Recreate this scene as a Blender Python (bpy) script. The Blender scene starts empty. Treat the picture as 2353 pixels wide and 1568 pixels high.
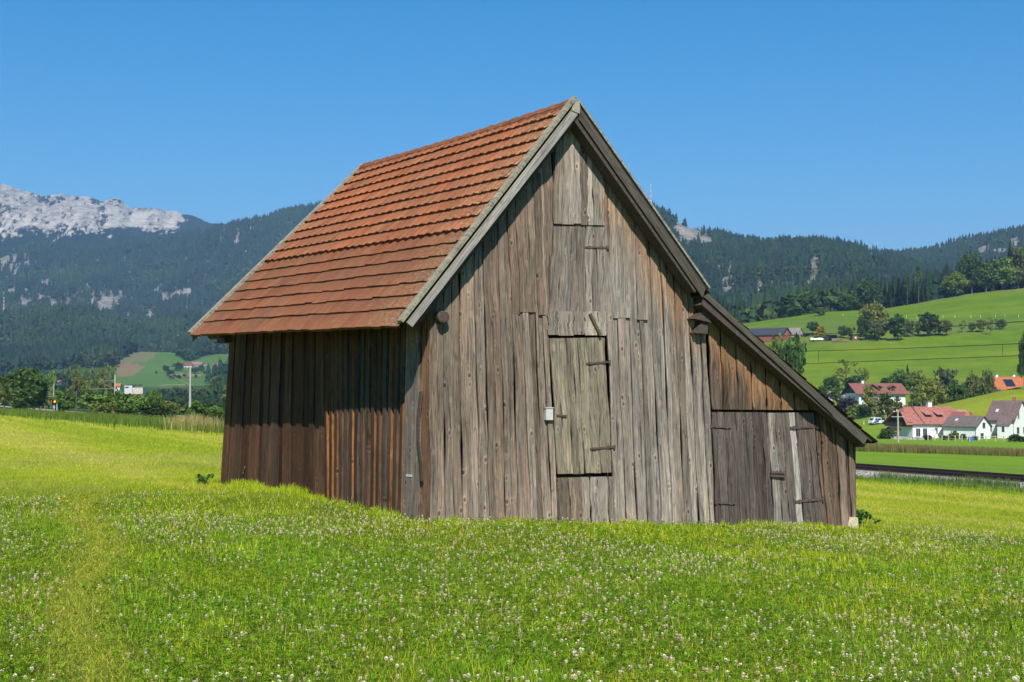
SKY_STR = 0.107; SUN_STR = 4.8; EXPOSURE = 0.32; HAZE = 8e-5; DENOISE = True
import bpy, math, random
import numpy as np
from mathutils import Vector, Matrix

scene = bpy.context.scene
COL = scene.collection
random.seed(7)
RNG = np.random.default_rng(11)

# ------------------------------------------------------------------ camera model
# survey of the photograph: picture coordinates (2353 x 1568) -> rays from the eye at (0,0,0)
F = 3200.0; CX = 1176.5; CY = 784.0; TILT = math.atan(131 / 3200.0)
CT, ST = math.cos(TILT), math.sin(TILT)
def ray(x, y):
    u = (x - CX) / F; v = (CY - y) / F
    return np.array([u, CT - ST * v, ST + CT * v])
def atY(x, y, Y):
    r = ray(x, y); return r * (Y / r[1])
def onplane(x, y, p, n):
    r = ray(x, y); return r * (p.dot(n) / r.dot(n))
def project(P):
    P = np.asarray(P, float)
    f = CT * P[..., 1] + ST * P[..., 2]
    w = -ST * P[..., 1] + CT * P[..., 2]
    f = np.where(np.abs(f) < 1e-6, 1e-6, f)
    return CX + F * P[..., 0] / f, CY - F * w / f
def heading(a):
    a = math.radians(a); return np.array([math.sin(a), math.cos(a), 0.0])

cam = bpy.data.cameras.new('camera'); cam_o = bpy.data.objects.new('camera', cam); COL.objects.link(cam_o)
cam.sensor_width = 36; cam.lens = 36 * F / 2353; cam.clip_start = 0.1; cam.clip_end = 40000
cam_o.rotation_euler = (math.pi / 2 + TILT, 0, 0); cam_o.location = (0, 0, 0)
scene.camera = cam_o

# ------------------------------------------------------------------ light
SUN_AZ, SUN_EL = 176.0, 44.5           # heading clockwise from +Y
wd = bpy.data.worlds.new('World'); scene.world = wd; wd.use_nodes = True
nt = wd.node_tree; nt.nodes.clear()
sk = nt.nodes.new('ShaderNodeTexSky'); sk.sky_type = 'NISHITA'; sk.sun_disc = False
sk.sun_elevation = math.radians(SUN_EL); sk.sun_rotation = math.radians(SUN_AZ)
sk.altitude = 600; sk.air_density = 1.0; sk.dust_density = 0.0; sk.ozone_density = 4.0
bg = nt.nodes.new('ShaderNodeBackground'); bg.inputs['Strength'].default_value = SKY_STR
wo = nt.nodes.new('ShaderNodeOutputWorld')
hs = nt.nodes.new('ShaderNodeHueSaturation'); hs.inputs['Hue'].default_value = .493; hs.inputs['Saturation'].default_value = 1.45
nt.links.new(sk.outputs[0], hs.inputs['Color']); nt.links.new(hs.outputs[0], bg.inputs[0]); nt.links.new(bg.outputs[0], wo.inputs[0])
sl = bpy.data.lights.new('sun', 'SUN'); sl.energy = SUN_STR; sl.angle = math.radians(0.53); sl.color = (1.0, 0.94, 0.84)
so = bpy.data.objects.new('sun', sl); COL.objects.link(so)
sd = heading(SUN_AZ) * math.cos(math.radians(SUN_EL)); sd[2] = math.sin(math.radians(SUN_EL))
so.rotation_euler = Vector(sd).to_track_quat('Z', 'Y').to_euler(); so.location = (20, -60, 60)
scene.view_settings.view_transform = 'Standard'; scene.view_settings.look = 'None'
scene.view_settings.exposure = EXPOSURE; scene.view_settings.gamma = 1
scene.cycles.use_denoising = DENOISE; scene.cycles.denoising_prefilter = 'ACCURATE'; scene.cycles.denoising_input_passes = 'RGB_ALBEDO_NORMAL'
scene.cycles.max_bounces = 6; scene.cycles.diffuse_bounces = 3; scene.cycles.glossy_bounces = 2
scene.cycles.transmission_bounces = 3; scene.cycles.volume_bounces = 0; scene.cycles.transparent_max_bounces = 4

# ------------------------------------------------------------------ noise
def _hash(ix, iy, seed):
    h = (ix.astype(np.int64) * 374761393 + iy.astype(np.int64) * 668265263 + seed * 974634721) & 0x7fffffff
    h = ((h ^ (h >> 13)) * 1274126177) & 0x7fffffff
    h = h ^ (h >> 16)
    return (h & 0xffff) / 65535.0
def vnoise(x, y, seed=0):
    x = np.asarray(x, float); y = np.asarray(y, float)
    ix = np.floor(x); iy = np.floor(y); fx = x - ix; fy = y - iy
    fx = fx * fx * (3 - 2 * fx); fy = fy * fy * (3 - 2 * fy)
    a = _hash(ix, iy, seed); b = _hash(ix + 1, iy, seed); c = _hash(ix, iy + 1, seed); d = _hash(ix + 1, iy + 1, seed)
    return (a * (1 - fx) + b * fx) * (1 - fy) + (c * (1 - fx) + d * fx) * fy
def fbm(x, y, seed=0, octv=4, gain=0.5):
    s = 0; a = 1; t = 0
    for i in range(octv):
        s = s + a * vnoise(x * 2 ** i, y * 2 ** i, seed + i * 17); t += a; a *= gain
    return s / t
def sstep(a, b, x):
    t = np.clip((x - a) / (b - a), 0, 1); return t * t * (3 - 2 * t)

# ------------------------------------------------------------------ object helpers
def tag(o, label=None, cat=None, group=None, kind=None):
    if label: o['label'] = label
    if cat: o['category'] = cat
    if group: o['group'] = group
    if kind: o['kind'] = kind
    return o
def thing(name, label, cat, loc=(0, 0, 0), rz=0.0, group=None):
    o = bpy.data.objects.new(name, None); COL.objects.link(o)
    o.empty_display_size = 0.3
    o.location = tuple(float(v) for v in loc); o.rotation_euler = (0, 0, rz)
    return tag(o, label, cat, group)
def link_mesh(name, me, parent=None):
    o = bpy.data.objects.new(name, me); COL.objects.link(o)
    if parent is not None: o.parent = parent
    return o
def copy_tree(o, parent=None):
    c = o.copy(); COL.objects.link(c)
    if parent is not None: c.parent = parent
    for ch in list(o.children): copy_tree(ch, c)
    return c

class MB:
    """collects polygons (with a tone colour per face corner and uv) and links them as ONE mesh"""
    def __init__(self):
        self.v = []; self.f = []; self.c = []; self.uv = []; self.m = []
    def poly(self, pts, col=(1, 1, 1, 0), uv=None, mi=0):
        b = len(self.v); n = len(pts)
        self.v.extend([tuple(float(k) for k in p) for p in pts]); self.f.append(tuple(range(b, b + n)))
        if isinstance(col, (list,)): self.c.extend(col)
        else: self.c.extend([col] * n)
        self.uv.extend(uv if uv else [(0, 0)] * n); self.m.append(mi)
    def hexa(self, p, col=(1, 1, 1, 0), uvs=(1, 1), mi=0, skip=()):
        """p: 8 points, 0-3 the back/bottom loop, 4-7 the front/top loop (ccw seen from 4-7)"""
        fs = [(4, 5, 6, 7), (3, 2, 1, 0), (0, 1, 5, 4), (1, 2, 6, 5), (2, 3, 7, 6), (3, 0, 4, 7)]
        for i, q in enumerate(fs):
            if i in skip: continue
            pts = [p[k] for k in q]
            a = np.linalg.norm(np.subtract(pts[1], pts[0])); b = np.linalg.norm(np.subtract(pts[2], pts[1]))
            self.poly(pts, col, [(0, 0), (a, 0), (a, b), (0, b)], mi)
    def box(self, c, s, col=(1, 1, 1, 0), rz=0.0, mi=0, taper=1.0):
        ca, sa = math.cos(rz), math.sin(rz); P = []
        for z, t in ((-.5, 1.0), (.5, taper)):
            for x, y in ((-.5, -.5), (.5, -.5), (.5, .5), (-.5, .5)):
                X = x * s[0] * t; Y = y * s[1] * t
                P.append((c[0] + X * ca - Y * sa, c[1] + X * sa + Y * ca, c[2] + z * s[2]))
        self.hexa(P, col, mi=mi)
    def beam(self, a, b, w, h, col=(1, 1, 1, 0), up=(0, 0, 1), mi=0):
        a = np.array(a, float); b = np.array(b, float); d = b - a; L = np.linalg.norm(d); d /= L
        s = np.cross(d, up); s /= np.linalg.norm(s); t = np.cross(s, d)
        P = []
        for q in (a, b):
            for i, j in ((-.5, -.5), (.5, -.5), (.5, .5), (-.5, .5)): P.append(q + s * w * i + t * h * j)
        P = P[:4] + P[4:]
        self.hexa(P, col, mi=mi)
    def tube(self, pts, rad, n=8, col=(1, 1, 1, 0), caps=True, mi=0):
        pts = [np.array(p, float) for p in pts]; rings = []
        if not hasattr(rad, '__len__'): rad = [rad] * len(pts)
        for i, p in enumerate(pts):
            d = pts[min(i + 1, len(pts) - 1)] - pts[max(i - 1, 0)]; d /= np.linalg.norm(d)
            u = np.cross(d, (0.31, 0.2, 0.93) if abs(d[2]) < .9 else (1, 0.1, 0)); u /= np.linalg.norm(u); w = np.cross(d, u)
            rings.append([p + rad[i] * (math.cos(2 * math.pi * k / n) * u + math.sin(2 * math.pi * k / n) * w) for k in range(n)])
        for i in range(len(rings) - 1):
            for k in range(n):
                self.poly([rings[i][k], rings[i][(k + 1) % n], rings[i + 1][(k + 1) % n], rings[i + 1][k]], col,
                          [(k / n, i), ((k + 1) / n, i), ((k + 1) / n, i + 1), (k / n, i + 1)], mi)
        if caps:
            self.poly(rings[0][::-1], col, mi=mi); self.poly(rings[-1], col, mi=mi)
    def build(self, name, mat, parent=None, off=None, smooth=False):
        me = bpy.data.meshes.new(name)
        V = np.array(self.v, float)
        if off is not None: V = V - np.array(off, float)
        me.from_pydata(V.tolist(), [], self.f)
        for m in (mat if isinstance(mat, (list, tuple)) else [mat]): me.materials.append(m)
        if any(self.m): me.polygons.foreach_set('material_index', self.m)
        a = me.color_attributes.new('tone', 'FLOAT_COLOR', 'CORNER')
        a.data.foreach_set('color', np.array(self.c, np.float32).ravel())
        u = me.uv_layers.new(name='UVMap'); u.data.foreach_set('uv', np.array(self.uv, np.float32).ravel())
        if smooth: me.polygons.foreach_set('use_smooth', [True] * len(me.polygons))
        me.update()
        return link_mesh(name, me, parent)

def np_mesh(name, V, Fq, mat, parent=None, col=None, nv=None, smooth=False, link=True, uv=None):
    """fast mesh: V (n,3), Fq (m,k) indices; col (n,4) per point -> attribute 'tone'"""
    me = bpy.data.meshes.new(name)
    V = np.ascontiguousarray(V, np.float32); Fq = np.ascontiguousarray(Fq, np.int32)
    k = Fq.shape[1]
    me.vertices.add(len(V)); me.vertices.foreach_set('co', V.ravel())
    me.loops.add(Fq.size); me.loops.foreach_set('vertex_index', Fq.ravel())
    me.polygons.add(len(Fq)); me.polygons.foreach_set('loop_start', np.arange(0, Fq.size, k, dtype=np.int32))
    me.polygons.foreach_set('loop_total', np.full(len(Fq), k, np.int32))
    if smooth: me.polygons.foreach_set('use_smooth', np.ones(len(Fq), bool))
    for m in (mat if isinstance(mat, (list, tuple)) else [mat]): me.materials.append(m)
    if col is not None:
        a = me.color_attributes.new('tone', 'FLOAT_COLOR', 'POINT'); a.data.foreach_set('color', np.ascontiguousarray(col, np.float32).ravel())
    me.update(calc_edges=True)
    if not link: return me
    return link_mesh(name, me, parent)

# ------------------------------------------------------------------ materials
class NT:
    def __init__(self, name):
        self.mat = bpy.data.materials.new(name); self.mat.use_nodes = True
        self.t = self.mat.node_tree; self.t.nodes.clear()
        self.out = self.n('OutputMaterial')
    def n(self, kind, **kw):
        x = self.t.nodes.new('ShaderNode' + kind)
        for k, v in kw.items():
            if k.startswith('i_'):
                x.inputs[int(k[2:]) if k[2:].isdigit() else k[2:].replace('_', ' ')].default_value = v
            else: setattr(x, k, v)
        return x
    def l(self, a, b): self.t.links.new(a, b)
    def inp(self, node, sock, val):
        s = node.inputs[sock]
        if hasattr(val, 'is_output') or isinstance(val, bpy.types.NodeSocket): self.l(val, s)
        else: s.default_value = val
    def mapping(self, vec, scale, loc=(0, 0, 0)):
        m = self.n('Mapping'); self.l(vec, m.inputs[0]); m.inputs['Scale'].default_value = scale; m.inputs['Location'].default_value = loc
        return m.outputs[0]
    def noise(self, vec, scale, detail=4, rough=.55, dist=0.0):
        x = self.n('TexNoise'); self.l(vec, x.inputs['Vector']); x.inputs['Scale'].default_value = scale
        x.inputs['Detail'].default_value = detail; x.inputs['Roughness'].default_value = rough; x.inputs['Distortion'].default_value = dist
        return x.outputs[0]
    def voro(self, vec, scale, rnd=1.0, feature='F1'):
        x = self.n('TexVoronoi', feature=feature); self.l(vec, x.inputs['Vector']); x.inputs['Scale'].default_value = scale
        x.inputs['Randomness'].default_value = rnd; return x
    def ramp(self, fac, stops, interp='LINEAR'):
        r = self.n('ValToRGB'); self.l(fac, r.inputs[0]); r.color_ramp.interpolation = interp
        e = r.color_ramp.elements
        while len(e) < len(stops): e.new(0.5)
        for i, (p, c) in enumerate(stops):
            e[i].position = p; e[i].color = c if hasattr(c, '__len__') else (c, c, c, 1)
        return r.outputs[0]
    def mix(self, fac, a, b, blend='MIX'):
        m = self.n('Mix', data_type='RGBA', blend_type=blend)
        for s, v in ((0, fac), (6, a), (7, b)):
            if isinstance(v, bpy.types.NodeSocket): self.l(v, m.inputs[s])
            elif s == 0: m.inputs[0].default_value = v
            else: m.inputs[s].default_value = tuple(v) if len(v) == 4 else (*v, 1)
        return m.outputs[2]
    def math(self, op, a, b=None, clamp=False):
        m = self.n('Math', operation=op, use_clamp=clamp)
        for i, v in ((0, a), (1, b)):
            if v is None: continue
            if isinstance(v, bpy.types.NodeSocket): self.l(v, m.inputs[i])
            else: m.inputs[i].default_value = v
        return m.outputs[0]
    def bump(self, h, strength=.5, dist=.02, normal=None):
        b = self.n('Bump'); self.l(h, b.inputs['Height']); b.inputs['Strength'].default_value = strength; b.inputs['Distance'].default_value = dist
        if normal is not None: self.l(normal, b.inputs['Normal'])
        return b.outputs[0]
    def finish(self, color, rough=.8, normal=None, spec=.25, metallic=0.0, transl=None):
        p = self.n('BsdfPrincipled')
        self.inp(p, 'Base Color', color if isinstance(color, bpy.types.NodeSocket) else ((*color, 1) if len(color) == 3 else color))
        self.inp(p, 'Roughness', rough); p.inputs['Specular IOR Level'].default_value = spec; p.inputs['Metallic'].default_value = metallic
        if normal is not None: self.l(normal, p.inputs['Normal'])
        res = p.outputs[0]
        if transl:
            t = self.n('BsdfTranslucent'); tc = transl[1]
            self.inp(t, 'Color', tc if isinstance(tc, bpy.types.NodeSocket) else (*tc, 1))
            m = self.n('MixShader'); m.inputs[0].default_value = transl[0]
            self.l(res, m.inputs[1]); self.l(t.outputs[0], m.inputs[2]); res = m.outputs[0]
        self.l(res, self.out.inputs['Surface'])
        return self.mat
    def tone(self):
        a = self.n('Attribute', attribute_name='tone', attribute_type='GEOMETRY'); return a.outputs['Color'], a.outputs['Alpha']
    def uv(self): return self.n('UVMap', uv_map='UVMap').outputs[0]
    def obj(self): return self.n('TexCoord').outputs['Object']
    def pos(self): return self.n('NewGeometry').outputs['Position']

MATS = {}
def mat_plain(name, col, rough=.7, noise=.15, scale=3.0, spec=.25, metallic=0, bump=0.0):
    if name in MATS: return MATS[name]
    t = NT(name); c = t.obj(); nz = t.noise(c, scale, 5, .6)
    f = t.ramp(nz, [(.3, 1 - noise), (.7, 1 + noise)])
    col2 = t.mix(1.0, (*col, 1), f, 'MULTIPLY')
    nb = t.bump(t.noise(c, scale * 6, 4), .4, bump) if bump else None
    MATS[name] = t.finish(col2, rough, nb, spec, metallic); return MATS[name]
def mat_tone(name, rough=.75, noise=.2, scale=4.0, spec=.2, bump=.0):
    """colour comes from the tone attribute, broken up by noise"""
    if name in MATS: return MATS[name]
    t = NT(name); c = t.obj(); nz = t.noise(c, scale, 6, .62)
    f = t.ramp(nz, [(.3, 1 - noise), (.7, 1 + noise)])
    col, _ = t.tone(); col2 = t.mix(1.0, col, f, 'MULTIPLY')
    nb = t.bump(t.noise(c, scale * 5, 4), .5, bump) if bump else None
    MATS[name] = t.finish(col2, rough, nb, spec); return MATS[name]
def mat_foliage(name, transl=.3, tcol=1.3, noise=.25, scale=.6, rough=.6, spec=.25):
    if name in MATS: return MATS[name]
    t = NT(name); col, _ = t.tone(); oi = t.n('ObjectInfo')
    v = t.ramp(oi.outputs['Random'], [(0, .8), (1, 1.2)])
    col = t.mix(1.0, col, v, 'MULTIPLY')
    nz = t.noise(t.obj(), scale, 4, .6); f = t.ramp(nz, [(.3, 1 - noise), (.7, 1 + noise)])
    col = t.mix(1.0, col, f, 'MULTIPLY')
    tc = t.mix(1.0, col, (tcol * 1.15, tcol * 1.1, tcol * .5, 1), 'MULTIPLY')
    MATS[name] = t.finish(col, rough, None, spec, transl=(transl, tc)); return MATS[name]
# ------------------------------------------------------------------ terrain
TRK = np.array([1.0, 0.44]) / 1.0925          # s = 0 is the railway line, s > 0 on the near side
def track_s(x, y): return (44.7 - x - 0.44 * y) / 1.0925
_S = np.array([-2000, -600, -400, -197, -120, -60, -27, -10, -3.5, 0, 3.5, 8, 20, 27.3, 34.3, 41, 60, 120, 400, 2000.])
_H = np.array([-11, -11.5, -11.5, -10.6, -8.2, -5.65, -4.35, -3.75, -3.5, -3.42, -3.45, -3.1, -2.40, -2.07, -1.665, -1.66, -1.7, -1.9, -2.2, -3.])
_si = np.arange(-2000, 2000, 1.0); _hi = np.interp(_si, _S, _H)
_k = np.exp(-0.5 * (np.arange(-6, 7) / 2.2) ** 2); _k /= _k.sum(); _hi = np.convolve(np.pad(_hi, 6, 'edge'), _k, 'valid')
CREST_U = np.array([-.2, 0., .10, .17, .226, .26, .291, .326, .365, .45, .8]); CREST_Y = np.array([850, 800, 765, 742, 713, 711, 699, 679, 665, 640, 600.])
def ground(x, y):
    x = np.asarray(x, float); y = np.asarray(y, float)
    b = np.interp(track_s(x, y), _si, _hi)
    u = x / np.maximum(y, 1.0)
    # left: valley floor rising to a meadow hill about 2.2 km away
    hl = np.interp(y, [400, 700, 1100, 1500, 1800, 2050, 2250, 2400, 2800, 6000], [-7, -6, 2, 13, 32, 58, 74, 73, 60, 40])
    hl = hl - sstep(1300, 2200, y) * 60 * np.abs(u + .262) ** 1.3 * 10 ** .6 * sstep(-.265, -.35, u)
    # right: meadows climbing to a crest about 950 m away
    hc = (915 - np.interp(u, CREST_U, CREST_Y)) / 3200 * 950
    t = np.clip((y - 500) / 450, 0, 1)
    hr = -9 + (hc + 9) * (t * .82 + .18 * np.sin(t * math.pi / 2) ** 2)
    hr = hr - sstep(955, 1100, y) * 12
    hr = hr - sstep(1100, 2500, y) * (hc - 25)
    wr = sstep(-.12, .1, u)
    far = hl * (1 - wr) + hr * wr
    w = sstep(330, 520, y) * sstep(-.8, -.5, u) * (1 - sstep(.8, 1.2, u))
    h = b * (1 - w) + far * w
    # the knoll behind the pale houses
    h = h + 18.0 * np.exp(-((u - .45) ** 2) / .0247 - ((y - 432) / 42.) ** 2) * sstep(.16, .27, u)
    h = h + .18 * np.exp(-((x + 4.4) ** 2 + (y - 23.2) ** 2) / 18.)      # low rise at the barn's far corner
    # small unevenness
    amp = sstep(15, 60, y)
    h = h + (fbm(x * .03, y * .03, 5, 3) - .5) * .5 * amp * (1 - sstep(200, 400, y)) + (fbm(x * .5, y * .5, 9, 3) - .5) * .09 * (1 - amp * .6)
    h = h + (fbm(x * .006, y * .006, 21, 4) - .5) * 9 * sstep(550, 800, y)
    return h
def gz(x, y): return float(ground(np.array([x]), np.array([y]))[0])
def hit(px, py, y0=7.0, y1=3000.0):
    """where the ray through a picture point meets the ground"""
    r = ray(px, py); Y = np.exp(np.linspace(math.log(y0), math.log(y1), 6000))
    P = r[None, :] * (Y / r[1])[:, None]
    d = P[:, 2] - ground(P[:, 0], P[:, 1])
    i = np.argmax(d < 0)
    if d[i] >= 0: i = len(Y) - 1
    return P[i]

def px_poly(px, py, poly):
    inside = np.zeros(px.shape, bool); n = len(poly)
    for i in range(n):
        x1, y1 = poly[i]; x2, y2 = poly[(i + 1) % n]
        c = ((y1 > py) != (y2 > py)) & (px < (x2 - x1) * (py - y1) / (y2 - y1 + 1e-9) + x1)
        inside ^= c
    return inside

PATH_U = -.3025
th = np.unique(np.concatenate([np.arange(-180, -30, 5), np.arange(-30, -24, .5), np.arange(-24, 24, .055), np.arange(24, 30, .5), np.arange(30, 180.1, 5)]))
rr = np.unique(np.concatenate([[0.05, 1, 2, 3, 4, 5], np.arange(6, 30, .3), np.exp(np.linspace(math.log(30), math.log(2600), 330)), np.exp(np.linspace(math.log(2700), math.log(30000), 12))]))
TH, RR = np.meshgrid(np.radians(th), rr, indexing='ij')
GX = RR * np.sin(TH); GY = RR * np.cos(TH); GZ = ground(GX, GY)
far_ = RR > 9000; GZ = np.where(far_, GZ - 40, GZ)
V = np.stack([GX, GY, GZ], -1)
na, nr = TH.shape
idx = np.arange(na * nr).reshape(na, nr)
Q = np.stack([idx[:-1, :-1], idx[1:, :-1], idx[1:, 1:], idx[:-1, 1:]], -1).reshape(-1, 4)
PXg, PYg = project(V); ok = GY > 2
S_ = track_s(GX, GY)
def C(*c): return np.array(c, float)
col = np.zeros((na, nr, 4)); col[..., 3] = 1
def paint(mask, c): 
    m = np.asarray(mask, float)[..., None]; col[..., :3] = col[..., :3] * (1 - m) + np.array(c) * m
LUSH = (.175, .30, .016); HAY = (.35, .385, .024); FAR = (.135, .22, .006)
nz1 = fbm(GX * .12, GY * .12, 31, 4); nz2 = fbm(GX * .018, GY * .03, 33, 4); nz3 = fbm(GX * .004, GY * .006, 35, 5)
paint(np.ones_like(GX), (.13, .18, .015))                                  # soil under the clover
fld = sstep(19, 25, GY - .25 * np.abs(GX)) * (S_ > 6)                       # mown field
paint(fld, HAY)
stripe = fbm((S_ + 3 * fbm(GX * .02, GY * .02, 3, 2)) * .55, (GX * .44 - GY) * .012, 41, 4)
paint(fld * sstep(.48, .64, stripe) * .6, (.48, .43, .08)); paint(fld * sstep(.5, .3, stripe) * .6, (.24, .31, .015))
paint(fld * sstep(.6, .8, nz1) * .5, (.38, .34, .10))
rg = (S_ < 5) & (GY > 20)
paint(sstep(5, 3, S_) * (GY > 20), LUSH)
paint(rg * sstep(.42, .6, nz2) * .5, (.18, .27, .032))
paint((np.abs(S_ + 13) < 4) * sstep(.35, .6, fbm(S_ * .5, GY * .01, 44, 3)) * .5, (.2, .25, .06))
farm = sstep(380, 470, GY)
cont = fbm(GX * .004, GY * .11 + 2 * fbm(GX * .01, GY * .01, 57, 2), 58, 4)
paint(farm, FAR); paint(farm * sstep(.42, .60, nz3) * .8, (.20, .25, .014)); paint(farm * sstep(.52, .38, fbm(GX * .02, GY * .05, 55, 5)) * .55, (.095, .185, .01))
kn = np.exp(-((GX / np.maximum(GY, 1) - .40) / .11) ** 2 - ((GY - 415) / 50.) ** 2) * (GX > 0)
paint(np.clip(kn * 1.5, 0, .85), (.27, .30, .018))
paint(farm * (GX > 0) * sstep(.5, .62, cont) * .4, (.19, .27, .02)); paint(farm * (GX > 0) * sstep(.48, .38, cont) * .35, (.09, .175, .006))
# orchard ground and grazed strips on the slope
orch = ok & px_poly(PXg, PYg, [(1830, 790), (1850, 772), (2050, 770), (2200, 756), (2300, 748), (2300, 758), (2150, 775), (1990, 790), (1860, 797)]) & (GY > 400)
paint(orch * .55 * sstep(.3, .6, nz1), (.2, .185, .06))
mid = ok & px_poly(PXg, PYg, [(1700, 760), (1860, 728), (2000, 727), (2353, 736), (2353, 752), (2100, 760), (1880, 768), (1700, 790)]) & (GY > 400)
paint(mid * .5, (.125, .18, .03))
edge = ok & (GY > 900) & (GY < 975) & (GX / np.maximum(GY, 1) > .27)
paint(edge * sstep(.3, .6, nz1) * sstep(925, 950, GY) * .7, (.22, .19, .07))
# the far meadow hill with a ploughed patch
hill = ok & px_poly(PXg, PYg, [(262, 868), (268, 830), (300, 812), (345, 798), (362, 806), (395, 805), (425, 830), (470, 818), (535, 805), (560, 860), (500, 884), (380, 892), (300, 890), (262, 880)]) & (GY > 900)
paint((GY > 700) & (GX < 0), (.05, .10, .02)); paint(hill, (.10, .19, .035))
paint(hill & px_poly(PXg, PYg, [(268, 838), (283, 833), (310, 836), (335, 842), (318, 856), (305, 864), (270, 866)]), (.25, .175, .09))
paint(hill & px_poly(PXg, PYg, [(266, 832), (300, 812), (345, 798), (362, 808), (352, 824), (330, 834), (300, 834), (268, 838)]), (.19, .19, .075))
paint(ok & (GY > 700) & px_poly(PXg, PYg, [(395, 862), (430, 860), (462, 861), (462, 865), (400, 866)]), (.3, .24, .13))
path_ = 0; path = np.exp(-((GX - PATH_U * GY + .12 * np.sin(GY * .7)) / .28) ** 2) * (GY > 3) * (GY < 24)
paint(path * .45, (.32, .29, .06))
ballast_m = sstep(2.1, 1.7, np.abs(S_ - .0)) * (GY > 5)
paint(ballast_m, (.30, .26, .21))

t = NT('meadow_soil'); tc, _ = t.tone(); P = t.pos()
n1 = t.noise(P, 9.0, 6, .65); n2 = t.noise(P, 1.3, 5, .6); n3 = t.noise(P, .13, 6, .65)
f = t.math('ADD', t.math('MULTIPLY', n1, .5), t.math('ADD', t.math('MULTIPLY', n2, .35), t.math('MULTIPLY', n3, .35)))
c = t.mix(1.0, tc, t.ramp(f, [(.38, .62), (.62, 1.0), (.8, 1.35)]), 'MULTIPLY')
c = t.mix(t.math('MULTIPLY', t.ramp(n1, [(.55, 0), (.75, 1)]), .25), c, (.21, .21, .05, 1))
M_SOIL = t.finish(c, .9, t.bump(t.math('ADD', n1, n2), .8, .12), .1)
gnd = np_mesh('ground', V.reshape(-1, 3), Q, M_SOIL, col=col.reshape(-1, 4), smooth=True); tag(gnd, kind='structure')

# ------------------------------------------------------------------ mountains (height sheets with their own ridge line)
def mountain(name, ridge, zr, zb, yb, seed, rough, back=.5, nu=260, nt=90, colour=None, mat=None, rand_z=250):
    """ridge: picture outline of the crest at distance zr; yb: outline of the foot at distance zb"""
    X = np.array([p[0] for p in ridge]); Y = np.array([p[1] for p in ridge])
    xs = np.linspace(X[0], X[-1], nu); yr = np.interp(xs, X, Y)
    yr = yr + (fbm(xs * .06, xs * 0, seed, 4) - .5) * rough[1]
    us = (xs - CX) / F; ts = np.concatenate([[-.01], np.linspace(0, 1, nt), 1 + np.linspace(.05, 1, 12)])
    U, T_ = np.meshgrid(us, ts, indexing='ij')
    zrv = zr + rand_z * (fbm(us * 14, us * 0, seed + 3, 3) - .5)
    ZR = zrv[:, None]
    Yd = np.where(T_ <= 1, zb + (ZR - zb) * T_, ZR + (T_ - 1) * (ZR - zb) * 1.0)
    hr = ((915 - yr) / F * zrv)[:, None]; hb = (915 - yb) / F * zb
    prof = np.where(T_ <= 1, np.clip(T_, 0, 1) ** .92, 1 - (T_ - 1) * back)
    Hh = hb + (hr - hb) * prof
    Xw = U * Yd
    sc = zr / 3500.
    nzv = fbm(Xw / (420 * sc) + seed, Yd / (700 * sc), seed + 5, 5, .55) - .5
    gul = 1 - np.abs(fbm(Xw / (260 * sc) + .25 * Yd / (400 * sc), Yd / (1500 * sc), seed + 9, 4) - .5) * 4
    env = np.sin(np.clip(T_, 0, 1) * math.pi) ** .7
    Hh = Hh + (nzv * rough[0] + gul * rough[0] * .25) * env * (T_ <= 1)
    Hh = np.where(T_ < 0, np.minimum(Hh, -60), Hh)
    V = np.stack([Xw, Yd, Hh], -1); a, b = U.shape
    idx = np.arange(a * b).reshape(a, b)
    Q = np.stack([idx[:-1, :-1], idx[1:, :-1], idx[1:, 1:], idx[:-1, 1:]], -1).reshape(-1, 4)
    colv = colour(V) if colour is not None else np.full(V.shape[:2] + (4,), 1.0)
    o = np_mesh(name, V.reshape(-1, 3), Q, mat, col=colv.reshape(-1, 4), smooth=True)
    tag(o, kind='structure'); 
    return dict(V=V, us=us, ts=ts, o=o)
def sample_mtn(m, n, tmax=1.02, seed=1, tmin=0.0):
    rg = np.random.default_rng(seed); V = m['V']; a, b, _ = V.shape
    bmax = np.searchsorted(m['ts'], tmax) - 1
    bmin = np.searchsorted(m['ts'], tmin)
    ia = rg.random(n) * (a - 1.001); ib = bmin + rg.random(n) * (bmax - bmin - .001)
    i = ia.astype(int); j = ib.astype(int); fa = (ia - i)[:, None]; fb = (ib - j)[:, None]
    return (V[i, j] * (1 - fa) + V[i + 1, j] * fa) * (1 - fb) + (V[i, j + 1] * (1 - fa) + V[i + 1, j + 1] * fa) * fb

t = NT('mountain_rock'); tc, al = t.tone(); P = t.pos()
n1 = t.noise(P, .03, 8, .68); n2 = t.noise(t.mapping(P, (1, 1, .35)), .012, 6, .65)
c = t.mix(1.0, tc, t.ramp(t.math('MULTIPLY', t.math('ADD', n1, n2), .5), [(.36, .5), (.5, 1.0), (.64, 1.35)]), 'MULTIPLY')
M_ROCK = t.finish(c, .95, t.bump(n1, 1.0, 14.0), .05)

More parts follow.
